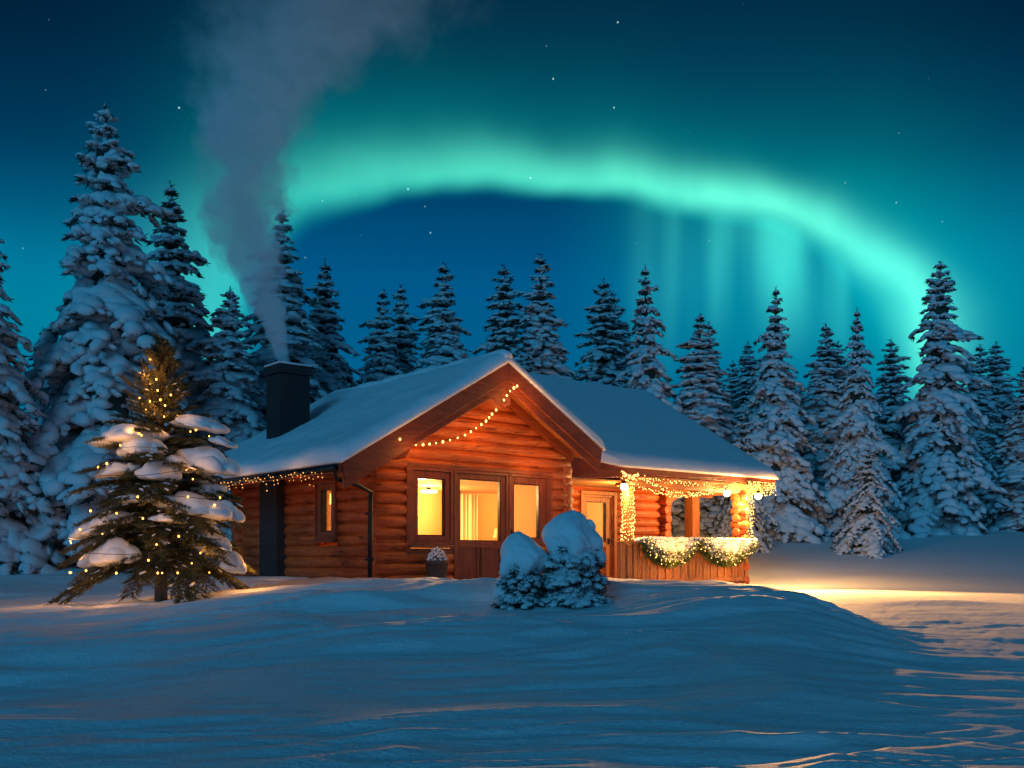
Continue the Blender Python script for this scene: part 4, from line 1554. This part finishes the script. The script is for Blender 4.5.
def bush(cx, cy, W, Hh, capw, caph, label, seed, topz, humps=()):
    root = empty('snowy_bush', (cx, cy, gz(cx, cy) - .05))
    tag(root, label, 'bush', 'snow-capped bushes before the house')
    r = np.random.default_rng(seed)
    m = MB()
    for k in range(7):
        a = r.uniform(0, 6.28)
        m.tube([(0, 0, 0), (math.cos(a) * .08, math.sin(a) * .08, Hh * .4), (math.cos(a) * W * .3, math.sin(a) * W * .3, Hh * .75)], [.02, .014, .006], 6)
    m.build('stem', M['bark'], root, True)
    leaf, tris = Cloud(), []
    nL = int(720 * W / .7)
    for i in range(nL):
        z = Hh * .80 * r.random() ** .8
        env = W * .5 * (1 - (z / (Hh * 1.05)) ** 2.2) ** .6 * (.92 + .14 * math.sin(z * 30))
        a = r.uniform(0, 6.28); q = env * r.uniform(.72, 1.0)
        c = np.array([math.cos(a) * q, math.sin(a) * q, z + .03])
        s_ = r.uniform(.02, .062) * (W / .7)
        o = np.array([math.cos(a), math.sin(a), -.25]); sd = np.array([-math.sin(a), math.cos(a), 0])
        leaf.blob(r, c, o * s_ * 1.1, sd * s_ * 1.1, np.array([0, 0, s_ * .72]), BLOB)
        for _ in range(16):
            dr = o + r.normal(0, .6, 3); dr /= np.linalg.norm(dr)
            ln = r.uniform(.03, .07)
            qv = np.cross(dr, r.normal(size=3)); qv = qv / np.linalg.norm(qv) * .0045
            b = c + r.normal(0, s_ * .5, 3) - np.array([0, 0, s_ * .4])
            tris.append(np.array([b - qv, b + qv, b + dr * (ln + s_ * .6)]))
    for i in range(12):
        leaf_c = np.array([r.normal(0, W * .08), r.normal(0, W * .08), Hh * r.uniform(.15, .6)])
        q = W * .30
    T = np.array(tris).reshape(-1, 3)
    inner, iF = lumpy(2, seed, .1)
    nc = Cloud(); nc.add(T, np.arange(len(T)).reshape(-1, 3)); nc.add(inner * np.array([W * .36, W * .36, Hh * .42]) + np.array([0, 0, Hh * .40]), iF)
    V, F = nc.out(); np_mesh('foliage', V, F, M['needle'], root, False)
    V, F = leaf.out(); np_mesh('snow_dusting', V, F, M['bush_snow'], root, True)
    # the cap
    V, F = ico(5)
    n1 = fbm(V[:, 0] * 1.5 + seed, V[:, 1] * 1.5 + V[:, 2], seed, 3)
    n2 = fbm(V[:, 0] * 5 + seed, V[:, 1] * 5 + V[:, 2] * 5, seed + 3, 3)
    V = V * (1 + .16 * n1 + .045 * n2)[:, None]
    low = V[:, 2] < -.1
    skirt = np.where(V[:, 2] < 0, 1 + .10 * np.sin(np.arctan2(V[:, 1], V[:, 0]) * 5 + seed), 1)
    P = V * np.array([capw / 2, capw / 2, caph * .5]) * skirt[:, None]
    # taller than wide: dome narrowed at the top
    f = np.clip(P[:, 2] / (caph * .5), 0, 1)
    P[:, 0] *= 1 - .42 * f ** 1.4; P[:, 1] *= 1 - .42 * f ** 1.4
    P[:, 0] += .03 * np.sin(P[:, 2] * 14 + seed)
    P[:, 2] += topz - caph * .5 + .05
    cl = Cloud(); cl.add(P, F)
    for hx, hz, hr in humps:
        V2, F2 = BLOB3[1]
        cl.add(V2 * hr + np.array([hx, -.0, hz]), F2)
    VV, FF = cl.out(); np_mesh('snow_cap', VV, FF, M['snow'], root, True)
    return root


YB = 10.4
bush((572 - 512) / FPX * YB, YB, .70, .80, .58, .62, 'larger dark evergreen bush on the bank under a tall white snow dome', 3, 1.0, ((.17, .86, .075), (.23, .55, .12), (.16, .68, .15)))
bush((521 - 512) / FPX * YB, YB - .08, .50, .62, .48, .50, 'smaller round bush at the left of the larger one, almost wholly under snow', 8, .76, ((-.14, .22, .15),))

# ------------------------------------------------------------------ the lit fir


def lit_fir():
    Y0 = 13.5
    x0 = (161 - 512) / FPX * Y0
    zb = gz(x0, Y0)
    H = EYE + (HOR - 336) / FPX * Y0 - zb
    root = empty('fir_tree', (x0, Y0, zb))
    tag(root, 'young fir strung with warm lights and capped with snow pillows beside the cabin', 'tree')
    m = MB()
    m.tube([(0, 0, -.3), (0, 0, .35), (.02, 0, H * .5), (.0, .0, H * .85), (.01, 0, H)], [.09, .08, .05, .02, .006], 10)
    m.build('trunk', M['bark'], root, True)
    r = np.random.default_rng(21)
    needles, twigs = [], MB()
    frost, pill = Cloud(), Cloud()
    env = lambda z: np.interp(z / H, [0, .06, .14, .3, .45, .58, .68, .8, .92, 1], [.95, 1.36, 1.28, 1.15, .98, .80, .52, .31, .13, .02])
    tips = []
    nW = 27
    for w in range(nW):
        z0 = H * (.155 + .83 * (w / nW) ** .95)
        R = env(z0) * (1.0 + .13 * math.sin(w * 2.4))
        n = 7 if z0 < H * .6 else 5
        a0 = r.uniform(0, 6.28)
        hh = z0 / H
        rise = np.interp(hh, [0, .3, .6, .75, 1], [-.12, .05, .22, .75, 1.5])
        drop = np.interp(hh, [0, .3, .6, .75, 1], [.42, .34, .22, .0, -.2])
        for k in range(n):
            a = a0 + 6.283 * k / n + r.normal(0, .2)
            L = R * r.uniform(.68, 1.12)
            out = np.array([math.cos(a), math.sin(a), 0]); sd = np.array([-out[1], out[0], 0]); up = np.array([0, 0, 1.])
            zj = z0 + r.normal(0, .05)
            P = lambda s: out * L * s + up * (zj + L * (rise * s - drop * s * s)) + sd * L * .06 * math.sin(3 * s + a)
            twigs.tube([P(0), P(.5), P(1)], [.014, .009, .003], 5)
            tips.append((P(.92), hh, out))
            nt = max(6, int(L * 22))
            for j in range(nt):
                s = .12 + .88 * (j + r.random()) / nt
                b = P(min(s, 1)); ax = P(min(1, s + .05)) - P(s - .05); ax /= np.linalg.norm(ax)
                for sg in (-1, 1):
                    tl_ = L * .34 * (1.1 - s * .75) * r.uniform(.6, 1.1) + .05
                    td = ax * .9 + sd * sg * r.uniform(.55, .9) + up * r.uniform(-.22, .08); td /= np.linalg.norm(td)
                    nn = int(tl_ * 165) + 7
                    q = r.random(nn)
                    base = b + td * (tl_ * q)[:, None]
                    nd = td * .75 + r.normal(0, .55, (nn, 3)); nd /= np.linalg.norm(nd, axis=1)[:, None]
                    ln = r.uniform(.035, .065, nn)[:, None]
                    wv = np.cross(nd, r.normal(size=(nn, 3))); wv = wv / np.linalg.norm(wv, axis=1)[:, None] * .0046
                    needles.append(np.stack([base - wv, base + wv, base + nd * ln], 1).reshape(-1, 3))
                    if r.random() < .10 and hh < .8:
                        c = b + td * tl_ * r.random() + up * .015
                        q2 = r.uniform(.012, .03)
                        frost.blob(r, c, td * q2 * 2.6, sd * q2, up * q2 * .5, BLOB1)
    Nv = np.vstack(needles)
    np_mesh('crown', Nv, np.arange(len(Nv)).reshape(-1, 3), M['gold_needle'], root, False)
    twigs.build('branches', M['bark'], root, True)
    V, F = frost.out(); np_mesh('snow_dusting', V, F, M['snow'], root, True)
    # snow pillows: where the photo shows them, then a few round the back
    pil = [(138, 436, 74, 24), (152, 449, 46, 26), (203, 422, 54, 17), (214, 462, 60, 34), (171, 475, 42, 22), (122, 470, 46, 18), (186, 466, 30, 20),
           (203, 508, 66, 28), (232, 513, 34, 22), (98, 529, 54, 22), (122, 521, 40, 18), (218, 545, 36, 34), (101, 560, 40, 24), (132, 556, 44, 32), (238, 566, 28, 24),
           (182, 520, 34, 10), (150, 500, 40, 10), (228, 440, 26, 10)]
    for px, py, w, h in pil:
        z = EYE + (HOR - py) / FPX * (Y0 - .5) - zb
        dx = (px - 161) / FPX * (Y0 - .5)
        R = max(env(min(z, H)), .3)
        dy = -math.sqrt(max(.02, (R * .62) ** 2 - min(dx * dx, (R * .6) ** 2))) * .85
        sx, sz = w / 2 / FPX * (Y0 - .4), h / 2 / FPX * (Y0 - .4)
        rp = np.random.default_rng(px * 7 + py)
        for (ox, oy, oz, q) in ((0, 0, 0, .86), (-.52, .1, -.16, .60), (.50, .05, -.14, .62), (.1, -.35, -.20, .55), (-.15, .3, .10, .6)):
            V, F = BLOB3[rp.integers(4)]
            V = V.copy()
            V[:, 2] = np.where(V[:, 2] < 0, V[:, 2] * .45, V[:, 2])
            q = q * rp.uniform(.88, 1.12)
            P_ = V * np.array([sx * q, max(sx * .8, .2) * q, sz * 1.35 * q]) + np.array([ox * sx, oy * sx, oz * sz])
            P_[:, 2] -= math.copysign(min(abs(dx), .9), dx) * .30 * P_[:, 0]
            P_[:, 2] += .015 * fbm(P_[:, 0] * 11 + px, P_[:, 1] * 11, px, 3)
            pill.add(P_ + np.array([dx, dy, z]), F)
    for k in range(16):
        a = r.uniform(.15, math.pi - .15); z = H * r.uniform(.15, .62); R = env(z) * .62; q = r.uniform(.14, .26)
        V, F = BLOB3[k % 4]
        pill.add(V * np.array([q * 1.2, q, q * .5]) + np.array([math.cos(a) * R, math.sin(a) * R, z]), F)
    V, F = pill.out(); np_mesh('snow_pillow', V, F, M['snow'], root, True)
    # the lights on it
    ls = empty('string_lights', (x0, Y0, zb))
    tag(ls, 'warm fairy lights scattered over the young fir beside the cabin', 'string lights')
    where = [(151, 353), (163, 376), (166, 388), (157, 381), (170, 398), (160, 400), (175, 404), (158, 409), (148, 396), (153, 402), (178, 392), (118, 430), (149, 430), (157, 435), (200, 430), (208, 427),
             (140, 447), (160, 437), (176, 416), (115, 468), (127, 465), (210, 480), (208, 498), (165, 499), (172, 520), (115, 512), (88, 543), (103, 530), (74, 541), (133, 535),
             (204, 537), (222, 553), (193, 575), (206, 577), (152, 580), (98, 590), (97, 577), (118, 570), (216, 563), (180, 560), (231, 583), (190, 583), (236, 497), (146, 515), (186, 545), (228, 505)]
    sp = []
    for px, py in where:
        z = EYE + (HOR - py) / FPX * (Y0 - .5) - zb
        dx = (px - 161) / FPX * (Y0 - .5)
        R = env(min(max(z, 0), H))
        dy = -math.sqrt(max(.004, R ** 2 * .98 - min(dx * dx, R * R * .97)))
        z = max(z, .42)
        dx = max(-R * .86, min(R * .86, dx)); dy = -math.sqrt(max(.004, R * R * .86 - dx * dx))
        sp.append((dx, dy, z))
    for k in range(10):
        z = H * r.uniform(.14, .9); a = r.uniform(0, math.pi); R = env(z) * .95
        sp.append((math.cos(a) * R, math.sin(a) * R, z))
    put_bulbs(ls, sp, B_FIR)
    m = MB()
    wnd = []
    for i in range(260):
        q = i / 259; z = H * (.12 + .83 * q); R = env(z) * .86; a = q * 9 * 2 * math.pi
        wnd.append((math.cos(a) * R, math.sin(a) * R, z + .03 * math.sin(i * .8)))
    m.tube(wnd, .004, 4); m.build('cable', M['cable'], ls, True)
    # the bulbs' own light
    for k in range(0, len(where), 4):
        dx, dy, z = sp[k]
        point('string_glow', (dx * .96, dy * 1.04 - .07, z), 1.0, ls, .03, (1, .42, .09))
    for (dx, dy, z, wt) in ((.0, -.42, H * .83, 4.5), (.12, -.50, H * .72, 4.0), (-.6, -.80, H * .58, 1.8), (.65, -.75, H * .50, 1.8), (-.75, -1.05, H * .32, 2.2), (.35, -1.1, H * .34, 2.2), (.85, -.8, H * .2, 2.4), (-.5, -1.1, H * .10, 3.0),
                           (.1, 1.3, H * .16, 12), (-1.35, .2, .75, 16), (1.2, .0, .5, 6)):
        point('string_glow', (dx, dy, z), wt * 1.6, ls, .05, (1, .40, .08))


lit_fir()

# ------------------------------------------------------------------ chimney smoke


def smoke():
    bx, by = cab(-.02, 3.6).x, cab(-.02, 3.6).y
    zt = 4.40
    # (height above chimney, sideways drift, radius)
    S = [(0, 0.02, .13), (.8, -.16, .24), (1.6, -.50, .44), (2.3, -.74, .72), (3.0, -.80, .90), (3.8, -.74, .92), (4.6, -.74, 1.0), (5.5, -.62, 1.3), (6.3, -.15, 1.9), (7.1, .70, 2.8), (8.2, 1.5, 3.3), (9.5, 2.0, 3.3)]
    hs, xs, rs_ = zip(*S)
    ZM = 9.5
    root_loc = (bx, by, zt)
    m = MB()
    pts, rr = [], []
    for i in range(25):
        h = ZM * i / 24
        pts.append((float(np.interp(h, hs, xs)), 0, h)); rr.append(float(np.interp(h, hs, rs_)) * 1.25 + .05)
    # closed straight-up hull: rings stay level
    V, F = [], []
    seg = 24
    for (x, y, z), q in zip(pts, rr):
        for k in range(seg):
            a = 2 * math.pi * k / seg
            V.append((x + q * math.cos(a), q * math.sin(a) * .9, z))
    for i in range(len(pts) - 1):
        for k in range(seg):
            a, b = i * seg + k, i * seg + (k + 1) % seg
            F.append((a, b, b + seg, a + seg))
    F.append(tuple(range(seg))[::-1]); F.append(tuple(range((len(pts) - 1) * seg, len(pts) * seg)))
    mat, N = new_mat('smoke')
    tc = N.n('ShaderNodeTexCoord')
    sp = N.n('ShaderNodeSeparateXYZ', ins={0: tc.outputs['Object']})
    hN = N.m('DIVIDE', sp.outputs[2], ZM)
    def curve(vals, lo, hi):
        st = [(h / ZM, ((v - lo) / (hi - lo),) * 3 + (1,)) for h, v in zip(hs, vals)]
        rmp = N.ramp(hN, st, 'LINEAR')
        return N.m('ADD', lo, N.m('MULTIPLY', rmp, hi - lo))
    cx = curve(xs, -2, 2.0); cr = curve(rs_, 0, 3.4)
    big = N.n('ShaderNodeTexNoise', ins={'Vector': tc.outputs['Object'], 'Scale': 1.25, 'Detail': 6.0, 'Roughness': .60})
    sv = N.n('ShaderNodeSeparateColor', ins={0: big.outputs['Color']})
    wx = N.m('MULTIPLY', N.m('SUBTRACT', sv.outputs[0], .5), N.m('MULTIPLY', cr, 2.1))
    wy = N.m('MULTIPLY', N.m('SUBTRACT', sv.outputs[1], .5), N.m('MULTIPLY', cr, 1.6))
    dx = N.m('DIVIDE', N.m('ADD', N.m('SUBTRACT', sp.outputs[0], cx), wx), cr)
    dy = N.m('DIVIDE', N.m('ADD', sp.outputs[1], wy), N.m('MULTIPLY', cr, .85))
    rr_ = N.m('SQRT', N.m('ADD', N.m('MULTIPLY', dx, dx), N.m('MULTIPLY', dy, dy)))
    soft = N.smooth(sp.outputs[2], 2.5, 8.0, .90, .25)
    body = N.smooth(rr_, N.m('ADD', soft, .16), N.m('SUBTRACT', soft, .12))
    body = N.smooth(rr_, 1.0, soft)
    n2 = N.noise(tc.outputs['Object'], 1.9, 5, .6)
    den = N.m('MULTIPLY', body, N.smooth(n2, .28, .62, .45, 1.0))
    top = N.smooth(sp.outputs[2], 9.4, 7.0)
    dens = N.m('MULTIPLY', N.m('MULTIPLY', den, top), N.m('DIVIDE', N.smooth(sp.outputs[2], 2.0, 8.0, 1.25, .42), N.m('ADD', cr, .12)))
    vol = N.n('ShaderNodeVolumePrincipled', ins={'Color': (1, .98, .99, 1), 'Density': N.m('MULTIPLY', dens, 3.6), 'Anisotropy': .0})
    N.n('ShaderNodeOutputMaterial', ins={'Volume': vol.outputs[0]})
    o = link_mesh('smoke', V, F, mat)
    o.location = root_loc
    tag(o, 'pale smoke plume rising from the brick chimney and spreading overhead', 'smoke', kind='stuff')


smoke()
# thin snow lid on the chimney
m = MB(); m.box(-.26, .50, 3.31, 4.01, 4.423, 4.46); m.build('snow_cover', M['snow_soft'], ch, True, .015)
